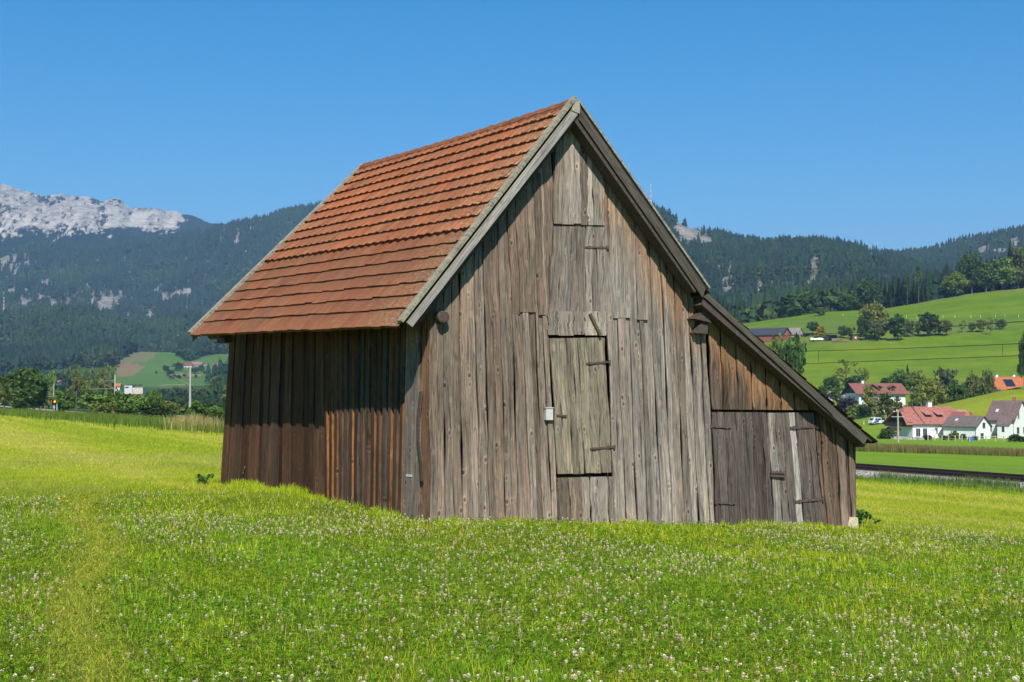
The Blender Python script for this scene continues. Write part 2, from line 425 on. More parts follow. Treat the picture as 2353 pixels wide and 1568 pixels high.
ROCKC = np.array([.41, .37, .31]); DWARF = np.array([.018, .036, .022]); FLOOR = np.array([.03, .058, .022])
def col_massif(V):
    px, py = project(V); x, y, z = V[..., 0], V[..., 1], V[..., 2]
    n = .5 * fbm(px * .055 + 3, py * .085, 71, 5, .6) + .5 * fbm(px * .17 - py * .06, py * .2 + px * .05, 73, 4, .65); n2 = fbm(px * .02, py * .05, 75, 4)
    base_y = np.interp(px, [0, 60, 110, 160, 230, 290, 340, 400, 420, 450], [540, 520, 528, 528, 525, 520, 520, 525, 500, 440])
    rock = sstep(.47, .50, n + .30 * (n2 - .5) + np.clip((base_y - py) / 130., -.6, .06))
    scree = sstep(.5, .6, fbm((px + py * .8) * .045, (py - px * .3) * .03, 77, 4)) * sstep(470, 495, py) * sstep(base_y + 4, base_y - 6, py)
    c = np.zeros(V.shape[:2] + (4,)); c[..., 3] = 1
    rk = ROCKC * 1.15 * (0.45 + 1.1 * fbm(px * .12, py * .2, 79, 4))[..., None]
    rk = rk * (1 - scree[..., None]) + np.array([.60, .545, .455]) * scree[..., None]
    rock = np.clip(rock + scree, 0, 1)
    c[..., :3] = DWARF * (1 - rock[..., None]) + rk * rock[..., None]
    return c
massif = mountain('rocky_mountain', [(-260, 380), (-120, 400), (-40, 410), (0, 420), (32, 434), (62, 439), (78, 445), (95, 449), (135, 444), (155, 450), (188, 449), (212, 454), (232, 462), (250, 455), (268, 455), (277, 462), (295, 477), (350, 477), (400, 485), (415, 490), (445, 496), (475, 511), (520, 518), (640, 560)],
                  7600, 4600, 640, 101, (150, 5), nu=420, nt=130, colour=col_massif, mat=M_ROCK, rand_z=500)

ROCKS_L = [(12, 585, 16, 10), (28, 597, 14, 16), (8, 607, 10, 14), (62, 602, 12, 7), (28, 618, 10, 12), (105, 648, 14, 7), (27, 667, 14, 7), (58, 669, 10, 8), (215, 690, 9, 9), (236, 703, 14, 22), (262, 688, 16, 10), (120, 700, 16, 10), (60, 695, 12, 10), (345, 722, 10, 14), (380, 682, 8, 10), (410, 673, 14, 6), (432, 668, 14, 7), (358, 668, 9, 6), (545, 550, 8, 16), (575, 516, 5, 18), (515, 536, 4, 14), (158, 685, 8, 8), (91, 685, 8, 12), (290, 720, 8, 8), (435, 712, 9, 12), (445, 578, 5, 5), (200, 655, 5, 6), (318, 575, 5, 5), (285, 597, 4, 8)]
ROCKS_R = [(1588, 534, 30, 18), (1563, 522, 14, 18), (1622, 550, 24, 9), (1652, 607, 10, 9), (1668, 655, 12, 14), (1685, 648, 8, 8), (1680, 610, 5, 14), (1873, 590, 8, 12), (1867, 605, 7, 14), (1880, 580, 8, 5), (1874, 640, 7, 8), (2003, 592, 8, 6), (2014, 600, 6, 6), (1746, 660, 4, 16), (1760, 685, 8, 5), (2262, 573, 18, 7), (2300, 575, 22, 6), (2335, 560, 14, 8), (1846, 650, 5, 8), (1806, 618, 10, 4)]
GLADE = [(1681, 611, 5, 13), (1782, 643, 9, 17), (1870, 610, 7, 12), (1716, 655, 5, 5), (1868, 670, 10, 5), (1748, 640, 4, 12), (1868, 662, 8, 4), (55, 690, 10, 4), (92, 745, 16, 8), (28, 740, 14, 14), (1875, 625, 5, 12), (755, 800, 7, 8)]
def patch(px, py, lst, seed):
    m = np.zeros(px.shape)
    w = 1 + 1.1 * (fbm(px * .12, py * .12, seed, 4) - .5) * 2 + 2.4 * (fbm(px * .42, py * .26, seed + 8, 3) - .46)
    if lst is ROCKS_L: m = .95 * sstep(.60, .68, fbm(px * .26, py * .13, 401, 4, .6) + .10 * np.exp(-((py - 690) / 45.) ** 2) + .04 * np.exp(-((py - 600) / 40.) ** 2) - .03) * (py < 735)
    if lst is ROCKS_R: m = .9 * sstep(.63, .70, fbm(px * .26, py * .13, 403, 4, .6))
    for (cx, cy, a, b) in lst:
        m = np.maximum(m, sstep(1.25, .7, np.sqrt(((px - cx) / a) ** 2 + ((py - cy) / b) ** 2) * w))
    solid = [(1584, 534, 24, 14), (1562, 522, 9, 12), (1618, 549, 19, 6), (2300, 575, 14, 4)] if lst is ROCKS_R else ([(258, 690, 18, 10), (236, 703, 9, 16), (12, 590, 13, 12), (432, 668, 11, 5), (408, 673, 8, 4), (345, 722, 7, 10)] if lst is ROCKS_L else [])
    w2 = 1 + 1.2 * (fbm(px * .16, py * .16, seed + 21, 4) - .5)
    for (cx, cy, a, b) in solid: m = np.maximum(m, 1.07 * sstep(1.2, .85, np.sqrt(((px - cx) / a) ** 2 + ((py - cy) / b) ** 2) * w2))
    return m
def col_forest(rocks, seed):
    def fn(V):
        px, py = project(V); c = np.zeros(V.shape[:2] + (4,)); c[..., 3] = 1
        r = patch(px, py, rocks, seed); g = patch(px, py, GLADE, seed + 4)
        b = FLOOR * (0.8 + .4 * fbm(px * .06, py * .06, seed, 4))[..., None]
        b = b * (1 - g[..., None]) + np.array([.15, .17, .05]) * g[..., None]
        c[..., :3] = b * (1 - r[..., None]) + ROCKC * .78 * (0.5 + .8 * fbm(px * .2, py * .3, seed + 2, 4))[..., None] * r[..., None]
        return c
    return fn
mtn_l = mountain('wooded_mountain', [(-260, 600), (-100, 585), (0, 587), (108, 575), (150, 576), (212, 582), (250, 581), (300, 571), (375, 551), (450, 541), (505, 529), (550, 520), (588, 510), (660, 491), (740, 474), (850, 440), (980, 430), (1100, 470), (1240, 560), (1300, 640)],
                 5200, 3500, 792, 131, (150, 4), colour=col_forest(ROCKS_L, 7), mat=M_ROCK)
foot_l = mountain('wooded_foothill', [(-260, 705), (-100, 712), (0, 730), (125, 722), (200, 721), (275, 748), (375, 748), (425, 743), (520, 741), (640, 700), (800, 720), (1000, 730), (1200, 760)],
                  2950, 2330, 862, 151, (26, 5), colour=col_forest([], 9), mat=M_ROCK, rand_z=120)
mtn_far = mountain('rocky_ridge', [(1500, 560), (1600, 530), (1640, 533), (1673, 541), (1696, 543), (1726, 545), (1745, 552), (1762, 562), (1800, 590)],
                   5200, 4200, 660, 171, (40, 3), nu=120, nt=50, colour=col_forest([(1690, 551, 40, 8), (1745, 558, 22, 7)], 11), mat=M_ROCK)
mtn_back = mountain('wooded_ridge', [(1900, 600), (2000, 588), (2041, 588), (2078, 588), (2138, 582), (2183, 566), (2258, 551), (2353, 534), (2450, 515), (2620, 520), (2900, 560)],
                    3700, 2600, 700, 181, (60, 4), nu=160, nt=70, colour=col_forest(ROCKS_R, 13), mat=M_ROCK)
mtn_r = mountain('wooded_mountain', [(1000, 640), (1180, 600), (1300, 500), (1400, 470), (1480, 478), (1508, 484), (1540, 502), (1564, 513), (1628, 537), (1658, 545), (1700, 561), (1763, 571), (1808, 563), (1846, 562), (1876, 556), (1917, 560), (1954, 567), (1996, 578), (2041, 590), (2120, 624), (2230, 640), (2400, 660), (2620, 660), (2900, 660)],
                 3000, 1750, 760, 191, (100, 4), nu=300, nt=100, colour=col_forest(ROCKS_R, 15), mat=M_ROCK, rand_z=200)
# ------------------------------------------------------------------ wood
def mat_wood(name, grain=1.0, knots=True, bumpd=.012, freshcol=(.36, .185, .08), moss=0.0):
    t = NT(name); uv = t.uv(); tc, fresh = t.tone()
    g1 = t.noise(t.mapping(uv, (34, 1.1, 1)), 1.0, 6, .62, .35)
    g2 = t.noise(t.mapping(uv, (62, 5, 1)), 1.0, 5, .7)
    g4 = t.noise(t.mapping(uv, (11, .45, 1)), 1.0, 3, .5, .6)
    crack = t.ramp(t.math('ABSOLUTE', t.math('SUBTRACT', g4, .5)), [(.0, 1), (.013, 0)])
    g3 = t.noise(t.mapping(uv, (5, .6, 1)), 1.0, 4, .6)
    f = t.math('ADD', t.math('MULTIPLY', g1, .42), t.math('ADD', t.math('MULTIPLY', g2, .38), t.math('MULTIPLY', g3, .3)))
    mul = t.ramp(f, [(.41, .28), (.49, .68), (.56, 1.0), (.65, 1.55)])
    c = t.mix(1.0, tc, mul, 'MULTIPLY')
    # browner in the soft grain, silver where it has weathered longest
    c = t.mix(t.math('MULTIPLY', t.ramp(g3, [(.45, 0), (.7, 1)]), .35), c, t.mix(1.0, c, (1.12, .88, .68, 1), 'MULTIPLY'))
    c = t.mix(t.math('MULTIPLY', crack, .62), c, t.mix(1.0, tc, (.22, .18, .15, 1), 'MULTIPLY'))
    h = t.math('SUBTRACT', f, t.math('MULTIPLY', crack, .35))
    if knots:
        v = t.voro(t.mapping(uv, (6.6, 3.8, 1)), 1.0)
        d = v.outputs['Distance']
        pick = t.math('GREATER_THAN', t.n('SeparateColor').outputs[0], .35)
        sc = pick.node.inputs[0].links[0].from_node; t.l(v.outputs['Color'], sc.inputs[0])
        k = t.math('MULTIPLY', t.ramp(d, [(.05, 1), (.14, 0)]), pick)
        ring = t.math('MULTIPLY', t.ramp(d, [(.08, 0), (.17, 1), (.3, 0)]), pick)
        c = t.mix(t.math('MULTIPLY', k, .9), c, t.mix(1.0, tc, (.30, .22, .17, 1), 'MULTIPLY'))
        c = t.mix(t.math('MULTIPLY', ring, .3), c, t.mix(1.0, tc, (1.9, 1.85, 1.75, 1), 'MULTIPLY'))
        h = t.math('ADD', h, t.math('ADD', t.math('MULTIPLY', k, -.25), t.math('MULTIPLY', ring, .45)))
    s = t.noise(t.mapping(uv, (30, .7, 1)), 1.0, 8, .7)
    fm = t.math('MULTIPLY', t.ramp(t.math('ADD', s, t.math('MULTIPLY', t.math('SUBTRACT', fresh, .56), .42)), [(.5, 0), (.68, .72)]), t.ramp(fresh, [(.03, 0), (.2, 1)]), clamp=True)
    c = t.mix(fm, c, t.mix(1.0, (*freshcol, 1), t.ramp(f, [(.36, .2), (.5, .75), (.7, 1.7)]), 'MULTIPLY'))
    if moss:
        P = t.pos(); m = t.math('MULTIPLY', t.ramp(t.noise(P, 26, 5, .7), [(.5, 0), (.6, 1)]), moss)
        c = t.mix(m, c, t.mix(t.noise(P, 60, 3), (.50, .48, .40, 1), (.20, .19, .05, 1)))
    return t.finish(c, .85, t.bump(h, 1.0, bumpd), .15)
M_WOOD = mat_wood('weathered_wood'); M_BARGE = mat_wood('bargeboard_wood', knots=False, bumpd=.004)
M_CAP = mat_wood('mossy_board', knots=False, moss=.95)
M_IRON = mat_plain('rusty_iron', (.10, .066, .055), .75, .35, 30, bump=.002)
M_LOG = mat_plain('dark_timber', (.075, .058, .047), .9, .4, 25, bump=.006)
M_WHITE = mat_plain('white_enamel', (.50, .50, .47), .6, .1, 20)
M_STONE = mat_plain('lichen_stone', (.42, .37, .24), .95, .4, 14, bump=.02)

# ------------------------------------------------------------------ the barn
GN = heading(64.0); Z3 = np.array([0, 0, 1.0])
C0 = atY(987, 1172, 19.0)
class Frame:
    def __init__(self, O, a, n): self.O = O; self.a = a; self.n = n
    def px(self, x, y, off=0.0):
        q = onplane(x, y, self.O + self.n * off, self.n) - self.O
        return float(q.dot(self.a)), float(q[2])
    def w(self, s, z, off=0.0): return self.O + self.a * s + Z3 * z + self.n * off
GAB = Frame(C0, GN, np.array([GN[1], -GN[0], 0.0]))
LH = heading(-35.0)
SID = Frame(C0, LH, np.array([-LH[1], LH[0], 0.0]))
D_OV = 0.34
def rk(x, y): return onplane(x, y, C0 + GAB.n * D_OV, GAB.n)
EL, AP, BEND, TIP = rk(934.5, 741), rk(1326, 236), rk(1627, 667), rk(2016, 1013)
BEND2 = rk(1624, 672)
RH = heading(-33.5); RN = np.array([-RH[1], RH[0], 0.0])
BB = onplane(832, 387, AP, RN)
EH = heading(-36.0); EN = np.array([-EH[1], EH[0], 0.0]); EB = onplane(443, 765, EL, EN)
LV = (BB - AP); LVh = LV * np.array([1, 1, 0]) * 1.0
BENDb = BEND + LVh; TIPb = TIP + LVh; BEND2b = BEND2 + LVh
def gsz(P): q = P - C0; return float(q.dot(GN)), float(q[2])
RK = [gsz(p) for p in (EL, AP, BEND, TIP)]
def rake_z(s): return float(np.interp(s, [p[0] for p in RK], [p[1] for p in RK]))

barn = thing('hay_barn', 'large weathered grey board barn with a red tiled roof and low lean-to side', 'barn', C0)
BO = C0
SC_ = .86
GREY = [(.235, .20, .168), (.275, .24, .205), (.30, .268, .235), (.205, .168, .138), (.165, .13, .105), (.255, .215, .172), (.225, .19, .16), (.33, .30, .265)]
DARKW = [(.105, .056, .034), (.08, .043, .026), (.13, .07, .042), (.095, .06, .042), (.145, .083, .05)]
brng = random.Random(5)
def board(mb, fr, bl, br, tl, tr, off, thick, tone, fresh=None, seg=10, wob=.007, sidecol=None, sf=0.0, wear=0.0):
    tone = (tone[0] * SC_ * .92, tone[1] * SC_ * .86, tone[2] * SC_ * .81)
    ph = [brng.uniform(0, 60) for _ in range(4)]; uo, vo = brng.uniform(0, 50), brng.uniform(0, 50)
    tl_ = np.linspace(0, 1, seg + 1); L = []; R = []
    tiltn = brng.uniform(-.004, .004)
    for t in tl_:
        e = math.sin(math.pi * min(1, t * 4 + .25) * .5) if True else 1
        dl = wob * (math.sin(t * 9 + ph[0]) + .6 * math.sin(t * 21 + ph[1])); dr = wob * (math.sin(t * 8 + ph[2]) + .6 * math.sin(t * 19 + ph[3]))
        L.append((bl[0] + (tl[0] - bl[0]) * t + dl, bl[1] + (tl[1] - bl[1]) * t)); R.append((br[0] + (tr[0] - br[0]) * t + dr, br[1] + (tr[1] - br[1]) * t))
    def cc(p):
        a = fresh(p[0], p[1]) if fresh else 0.0
        k = 1 + wear * max(0, 1.3 - p[1]) * .8
        return (tone[0] * k, tone[1] * k, tone[2] * k, a)
    sc = (sidecol or tuple(v * .8 for v in tone)) + (sf,)
    W = fr.w
    for i in range(seg):
        a, b, c, d = L[i], R[i], R[i + 1], L[i + 1]
        w_ = b[0] - a[0]
        mb.poly([W(a[0], a[1], off - tiltn), W(b[0], b[1], off + tiltn), W(c[0], c[1], off + tiltn), W(d[0], d[1], off - tiltn)], [cc(a), cc(b), cc(c), cc(d)],
                [(uo, vo + a[1]), (uo + w_, vo + b[1]), (uo + c[0] - d[0], vo + c[1]), (uo, vo + d[1])])
        mb.poly([W(a[0], a[1], off - thick), W(a[0], a[1], off - tiltn), W(d[0], d[1], off - tiltn), W(d[0], d[1], off - thick)], sc, [(uo, vo + a[1]), (uo + .03, vo + a[1]), (uo + .03, vo + d[1]), (uo, vo + d[1])])
        mb.poly([W(b[0], b[1], off + tiltn), W(b[0], b[1], off - thick), W(c[0], c[1], off - thick), W(c[0], c[1], off + tiltn)], sc, [(uo, vo + a[1]), (uo + .03, vo + a[1]), (uo + .03, vo + d[1]), (uo, vo + d[1])])
        mb.poly([W(b[0], b[1], off - thick), W(a[0], a[1], off - thick), W(d[0], d[1], off - thick), W(c[0], c[1], off - thick)], sc)
    for a, b in ((L[0], R[0]), (R[-1], L[-1])):
        mb.poly([W(a[0], a[1], off - thick), W(b[0], b[1], off - thick), W(b[0], b[1], off), W(a[0], a[1], off)], sc)
def lerp2(p, q, t): return (p[0] + (q[0] - p[0]) * t, p[1] + (q[1] - p[1]) * t)
def zone(mb, fr, BL, BR, TL, TR, n, off=0.0, thick=.026, tones=GREY, fresh=None, rake=False, jag=0.0, jagt=0.0, alt=.024, poff=0.0, edges=None, seg=10, wob=.010, gap=.002, btones=None, wear=0.0, ovl=.0, **kw):
    bl, br, tl, tr = [fr.px(*p, poff) for p in (BL, BR, TL, TR)]
    if edges is None:
        w = [brng.uniform(.6, 1.45) for _ in range(n)]; e = [0]
        for q in w: e.append(e[-1] + q)
        edges = [q / e[-1] for q in e]
    for i in range(len(edges) - 1):
        a, b = edges[i], edges[i + 1]
        p0, p1 = lerp2(bl, br, a), lerp2(bl, br, b); q0, q1 = lerp2(tl, tr, a), lerp2(tl, tr, b)
        if rake:
            def clip(p, q):
                lo, hi = 0.0, 1.6
                for _ in range(40):
                    m = (lo + hi) / 2; s, z = lerp2(p, q, m)
                    if z < rake_z(s) - .17: lo = m
                    else: hi = m
                return lerp2(p, q, lo)
            q0, q1 = clip(p0, q0), clip(p1, q1)
        jb = brng.uniform(-jag, jag); jt = brng.uniform(-jagt, jagt)
        front = (i + (n or 0)) % 2
        o = off + (alt if front else 0) + brng.uniform(-.003, .003)
        g0 = -ovl if front else gap; g1 = -ovl if front else gap
        tone = (btones[i] if btones and btones[i] else brng.choice(tones)); k = brng.uniform(.76, 1.22); tone = tuple(v * k for v in tone)
        board(mb, fr, (p0[0] + g0, p0[1] + jb), (p1[0] - g1, p1[1] + jb), (q0[0] + g0, q0[1] + jt), (q1[0] - g1, q1[1] + jt), o, thick, tone, fresh, seg, wob, wear=wear, **kw)

def fresh_rake(s, z):
    d = rake_z(s) - .17 - z
    side = sstep(2.15, 2.6, np.array(s))
    return float(np.clip(1.05 - d / 1.7, 0, 1) ** .8 * side)
def fresh_lean(s, z):
    d = rake_z(s) - .17 - z
    return float(np.clip(1.12 - d / 1.5, 0, 1))
def fresh_low(s, z):
    d = rake_z(s) - .17 - z
    return float(np.clip(.75 - d / 1.8, 0, 1))
WARM = [(.235, .195, .158), (.20, .162, .128), (.265, .225, .188), (.185, .145, .115), (.22, .18, .145), (.28, .245, .21)]
MIDG = [(.31, .288, .258), (.345, .322, .292), (.275, .25, .22), (.365, .342, .312), (.25, .222, .192)]
mb = MB()
zone(mb, GAB, (987, 1225), (1280, 1225), (985, 700), (1257, 700), 19, rake=True, tones=WARM, wear=.25, seg=16)
zone(mb, GAB, (1284, 1228), (1413, 1228), (1278, 1098), (1408, 1095), 6, tones=MIDG, off=.0, wear=.2, btones=[(.17, .14, .115), (.2, .165, .135), None, None, None, None])
zone(mb, GAB, (1250, 770), (1391, 770), (1222, 330), (1385, 330), 7, rake=True, tones=WARM, off=-.022)
zone(mb, GAB, (1413, 1228), (1643, 1232), (1391, 700), (1617, 700), 17, rake=True, tones=MIDG, fresh=fresh_rake, wear=.2, seg=16)
zone(mb, GAB, (1634, 941), (1872, 943), (1626, 760), (1866, 760), 15, rake=True, tones=[(.145, .112, .088), (.165, .132, .108), (.12, .088, .064)], fresh=fresh_lean)
zone(mb, GAB, (1893, 1222), (1968, 1222), (1872, 944), (1955, 944), 6, rake=True, tones=[(.12, .09, .07), (.14, .11, .09), (.16, .128, .106)], fresh=fresh_low, wear=.5, seg=14)
# upper layer of boards that stops half way down
zone(mb, GAB, (1176, 722), (1250, 722), (1166, 520), (1243, 520), 4, off=.026, rake=True, tones=WARM, jag=.03, alt=.01)
zone(mb, GAB, (1402, 734), (1487, 734), (1398, 560), (1482, 560), 4, off=.026, rake=True, tones=MIDG, jag=.02, alt=.01, fresh=fresh_rake)
gable = mb.build('gable_wall', M_WOOD, barn, BO)
# hatch, panel, doors
mb = MB(); zone(mb, GAB, (1268, 515), (1385, 518), (1273, 310), (1379, 310), 6, off=.045, rake=True, tones=MIDG, jag=.012, alt=.008)
gp = mb.build('gable_hatch', M_WOOD, barn, BO)
mb = MB(); zone(mb, GAB, (1259, 719), (1391, 719), (1269, 521), (1388, 521), 7, off=.028, tones=MIDG, alt=.006)
hatch = mb.build('loft_door', M_WOOD, barn, BO)
mb = MB(); zone(mb, GAB, (1256, 771), (1389, 771), (1256, 716), (1390, 716), 5, off=.05, tones=MIDG, jag=.012, alt=.006)
mb.build('lintel_panel', M_WOOD, barn, BO)
mb = MB(); zone(mb, GAB, (1279, 1090), (1404, 1087), (1262, 778), (1387, 776), 7, off=.022, tones=[(.29, .265, .20), (.315, .29, .23), (.265, .24, .185)], alt=.008, jag=.008)
door = mb.build('door', M_WOOD, barn, BO); door['label'] = 'tall plank door hanging askew with two rusty strap hinges'
LT = [(.135, .118, .107), (.165, .148, .137), (.11, .095, .085), (.15, .133, .122)]
mb = MB(); zone(mb, GAB, (1646, 1215), (1779, 1218), (1636, 947), (1761, 948), 7, off=.0, tones=LT, alt=.008, jag=.01, seg=10)
leafl = mb.build('lean_to_door', M_WOOD, barn, BO)
mb = MB(); zone(mb, GAB, (1781, 1218), (1892, 1220), (1763, 949), (1868, 948), 7, off=.0, tones=LT, alt=.008, jag=.01,
                edges=[0, .16, .31, .46, .60, .74, .87, 1.0], btones=[(.36, .34, .31), (.24, .22, .2), None, (.43, .42, .4), None, None, None])
leafr = mb.build('lean_to_door', M_WOOD, barn, BO); leafr['label'] = 'lean-to door leaf with two pale silvery boards'
def strap(name, parent, p, q, off, w=.024, point=False, bolt=True):
    a = np.array(GAB.px(*p)); b = np.array(GAB.px(*q)); m = MB()
    A_, B_ = GAB.w(*a, off + .008), GAB.w(*b, off + .008)
    m.beam(A_, B_, .012, w, up=tuple(Z3))
    d = (B_ - A_) / np.linalg.norm(B_ - A_)
    if bolt:
        m.box(tuple(B_ + GAB.n * .004), (.03, .03, w * 2.1), rz=math.radians(26)); 
        for k in (.1, .45, .8): m.box(tuple(A_ + (B_ - A_) * k + GAB.n * .01), (.014, .014, .014), rz=math.radians(26))
        m.beam(A_ + d * .06, A_ + d * .10, .014, w * 1.5, up=tuple(Z3)); m.beam(B_ - d * .12, B_ - d * .07, .014, w * 1.6, up=tuple(Z3))
    return m.build(name, M_IRON, parent, BO)
strap('hinge', hatch, (1341, 569), (1393, 570), .03)
strap('hinge', door, (1344, 836), (1397, 832), .032); strap('hinge', door, (1353, 1032), (1408, 1027), .032)
strap('latch', door, (1276, 954.5), (1299, 956), .034, .026, bolt=False)
strap('hinge', leafl, (1678, 983), (1632, 980), .01); strap('hinge', leafl, (1688, 1158), (1643, 1155), .01)
strap('hinge', leafr, (1814, 984), (1876, 979), .01, .04); strap('hinge', leafr, (1827, 1153), (1889, 1147), .01, .036)
m = MB()
for y0, y1 in ((1085, 1086), (1093, 1094.5)): m.beam(GAB.w(*GAB.px(1768, y0), .035), GAB.w(*GAB.px(1801, y1), .035), .03, .035, up=tuple(Z3))
m.build('bolt_latch', M_IRON, leafr, BO)
m = MB(); a = GAB.px(1257.5, 952); m.box(tuple(GAB.w(*a, .045)), (.11, .06, .165), rz=math.radians(26)); m.box(tuple(GAB.w(a[0], a[1] + .09, .05)), (.125, .07, .012), rz=math.radians(26))
m.build('meter_box', M_WHITE, barn, BO)
m = MB(); m.beam(GAB.w(*GAB.px(1350, 722), .075), GAB.w(*GAB.px(1374, 772), .075), .035, .04); m.build('prop_stick', mat_plain('stick_wood', (.11, .085, .055), .9, .3, 20), barn, BO)

# side wall: plain boards at the far end, ribbed boards near the corner
mb = MB()
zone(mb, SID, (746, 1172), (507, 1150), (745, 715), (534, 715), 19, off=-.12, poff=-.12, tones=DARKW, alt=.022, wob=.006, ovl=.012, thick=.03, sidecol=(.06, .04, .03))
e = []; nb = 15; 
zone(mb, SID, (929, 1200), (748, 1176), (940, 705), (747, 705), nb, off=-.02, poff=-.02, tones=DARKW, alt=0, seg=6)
bl, br, tl, tr = [SID.px(*p, -.02) for p in ((929, 1200), (748, 1176), (940, 705), (747, 705))]
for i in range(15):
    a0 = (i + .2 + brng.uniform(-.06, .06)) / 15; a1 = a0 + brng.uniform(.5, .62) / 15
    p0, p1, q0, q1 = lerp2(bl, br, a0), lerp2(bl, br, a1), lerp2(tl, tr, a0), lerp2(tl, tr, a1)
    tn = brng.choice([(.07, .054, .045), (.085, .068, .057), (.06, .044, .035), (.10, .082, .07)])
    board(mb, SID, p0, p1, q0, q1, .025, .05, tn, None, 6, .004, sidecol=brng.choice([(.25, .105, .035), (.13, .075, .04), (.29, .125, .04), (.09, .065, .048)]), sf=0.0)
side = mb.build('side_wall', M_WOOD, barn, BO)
mb = MB()
zone(mb, SID, (963, 1215), (928, 1208), (968, 705), (940, 705), 1, off=.035, poff=0, tones=[(.27, .235, .2)], alt=0, thick=.06)
zone(mb, SID, (984, 1220), (964, 1215), (985, 705), (969, 705), 2, off=-.02, poff=0, tones=[(.2, .13, .08)], alt=.006, thick=.04, fresh=lambda s, z: float(np.clip(.25 + z * .32, 0, 1)))
corner = mb.build('corner_post', M_WOOD, barn, BO)
mb = MB()
pl = [SID.px(x, y) for x, y in ((972, 900), (969, 960), (970, 1010), (975, 1060), (973, 1105))]
for i in range(4):
    (s0, z0), (s1, z1) = pl[i], pl[i + 1]; o0 = .02 + .035 * math.sin(i * .8); o1 = .02 + .035 * math.sin((i + 1) * .8)
    mb.hexa([SID.w(s1 + .035, z1, o1), SID.w(s1 - .035, z1, o1), SID.w(s0 - .035, z0, o0), SID.w(s0 + .035, z0, o0), SID.w(s1 + .035, z1, o1 + .02), SID.w(s1 - .035, z1, o1 + .02), SID.w(s0 - .035, z0, o0 + .02), SID.w(s0 + .035, z0, o0 + .02)], (.10, .082, .07, 0))
mb.build('loose_board', M_WOOD, barn, BO)
m = MB(); a = SID.px(945, 1093); m.box(tuple(SID.w(*a, .03)), (.02, .16, .035), rz=math.radians(35)); m.build('strap_iron', mat_plain('zinc', (.5, .49, .47), .5, .1, 20), barn, BO)
m = MB(); hk = [SID.w(*SID.px(x, y, -.17), -.12 + o) for x, y, o in ((570, 1071, 0), (574, 1076, .05), (573, 1088, .07), (569, 1098, .05), (571, 1106, .02))]
m.tube(hk, .014, 6); m.build('iron_hook', M_IRON, barn, BO)
# unseen walls close the building
LB = 6.9
mb = MB()
def simple_wall(P0, P1, topf, n, tones):
    d = (P1 - P0); L = np.linalg.norm(d); fr = Frame(P0, d / L, np.array([d[1], -d[0], 0]) / L)
    for i in range(n):
        s0, s1 = L * i / n, L * (i + 1) / n - .006
        board(mb, fr, (s0, -.4), (s1, -.4), (s0, topf(s0 / L)), (s1, topf(s1 / L)), brng.uniform(0, .012), .026, brng.choice(tones), None, 3, .004)
sR, zR = GAB.px(1966, 1207)
PR = GAB.w(sR, 0, 0)
BKl = C0 + LH * LB - SID.n * .17; PRb = PR + LH * (LB - .2); 
GbL, GbR = BKl, PRb
sEnd = np.linalg.norm((GbR - GbL)[:2])
simple_wall(PRb, PR, lambda t: rake_z(sR) - .2, 30, WARM)
def backtop(t): return rake_z(sR * (1 - t)) - .6
simple_wall(PRb, BKl, backtop, 28, DARKW)
mb.build('rear_wall', M_WOOD, barn, BO)
mb = MB(); q_ = [(.05, -.5), (sR - .05, -.5)] + [(s_, rake_z(s_) - .4) for s_ in (sR - .05, RK[2][0], RK[1][0], .05)]
mb.poly([GAB.w(s_, z_, -.3) for s_, z_ in q_], (.03, .025, .02, 0)); mb.build('gap_backing', M_LOG, barn, BO)  # dark panel added behind the gable so its gaps stay dark
# beam ends
m = MB(); c_ = GAB.w(*GAB.px(1009, 730)); m.tube([c_ - GAB.n * .3, c_ + GAB.n * .155, c_ + GAB.n * .165], [.085, .085, .07], 14)
m.build('beam_end', M_LOG, barn, BO)
def block(px0, px1, depth, rot):
    (s0, z1), (s1, z0) = GAB.px(*px0, depth), GAB.px(*px1, depth); m = MB()
    cs, cz = (s0 + s1) / 2, (z0 + z1) / 2; ca, sa = math.cos(rot), math.sin(rot); P = []
    for o in (-.1, depth):
        for a, b in ((s0, z0), (s1, z0), (s1, z1 - .02), (s0 + (s1 - s0) * .55, z1 + .015), ):
            ds, dz = a - cs, b - cz; P.append(GAB.w(cs + ds * ca - dz * sa, cz + ds * sa + dz * ca, o))
        a, b = s0, z1; ds, dz = a - cs, b - cz
    m.hexa(P); return m.build('beam_end', M_LOG, barn, BO)
block((1597, 708), (1637, 738), .2, -.18); block((1597, 739), (1627, 767), .15, -.06)
c_ = GAB.w(*GAB.px(1966, 1017)); m = MB(); m.tube([c_ - GAB.n * .3, c_ + GAB.n * .16, c_ + GAB.n * .17], [.075, .075, .06], 12); m.build('beam_end', M_LOG, barn, BO)
m = MB(); m.tube([GAB.w(*GAB.px(x, y), o) for x, y, o in ((1926, 998, .03), (1945, 1010.5, .07), (1954, 1000, .12), (1963, 1006, .14))], [.012, .02, .026, .02], 7); m.build('crooked_bracket', M_LOG, barn, BO)
c_ = EB - RH * .25 + EN * 0; 
m = MB(); q = EL + (EB - EL) * .93 - EN * .12 - Z3 * .11; m.tube([q + Z3 * .05, q - RH * .5 + Z3 * .05], .065, 12); m.build('beam_end', M_LOG, barn, BO)
m = MB(); q = SID.w(*SID.px(531, 776, -.17), -.12); m.box(tuple(q), (.3, .35, .2), rz=math.radians(35)); m.build('beam_end', M_LOG, barn, BO)
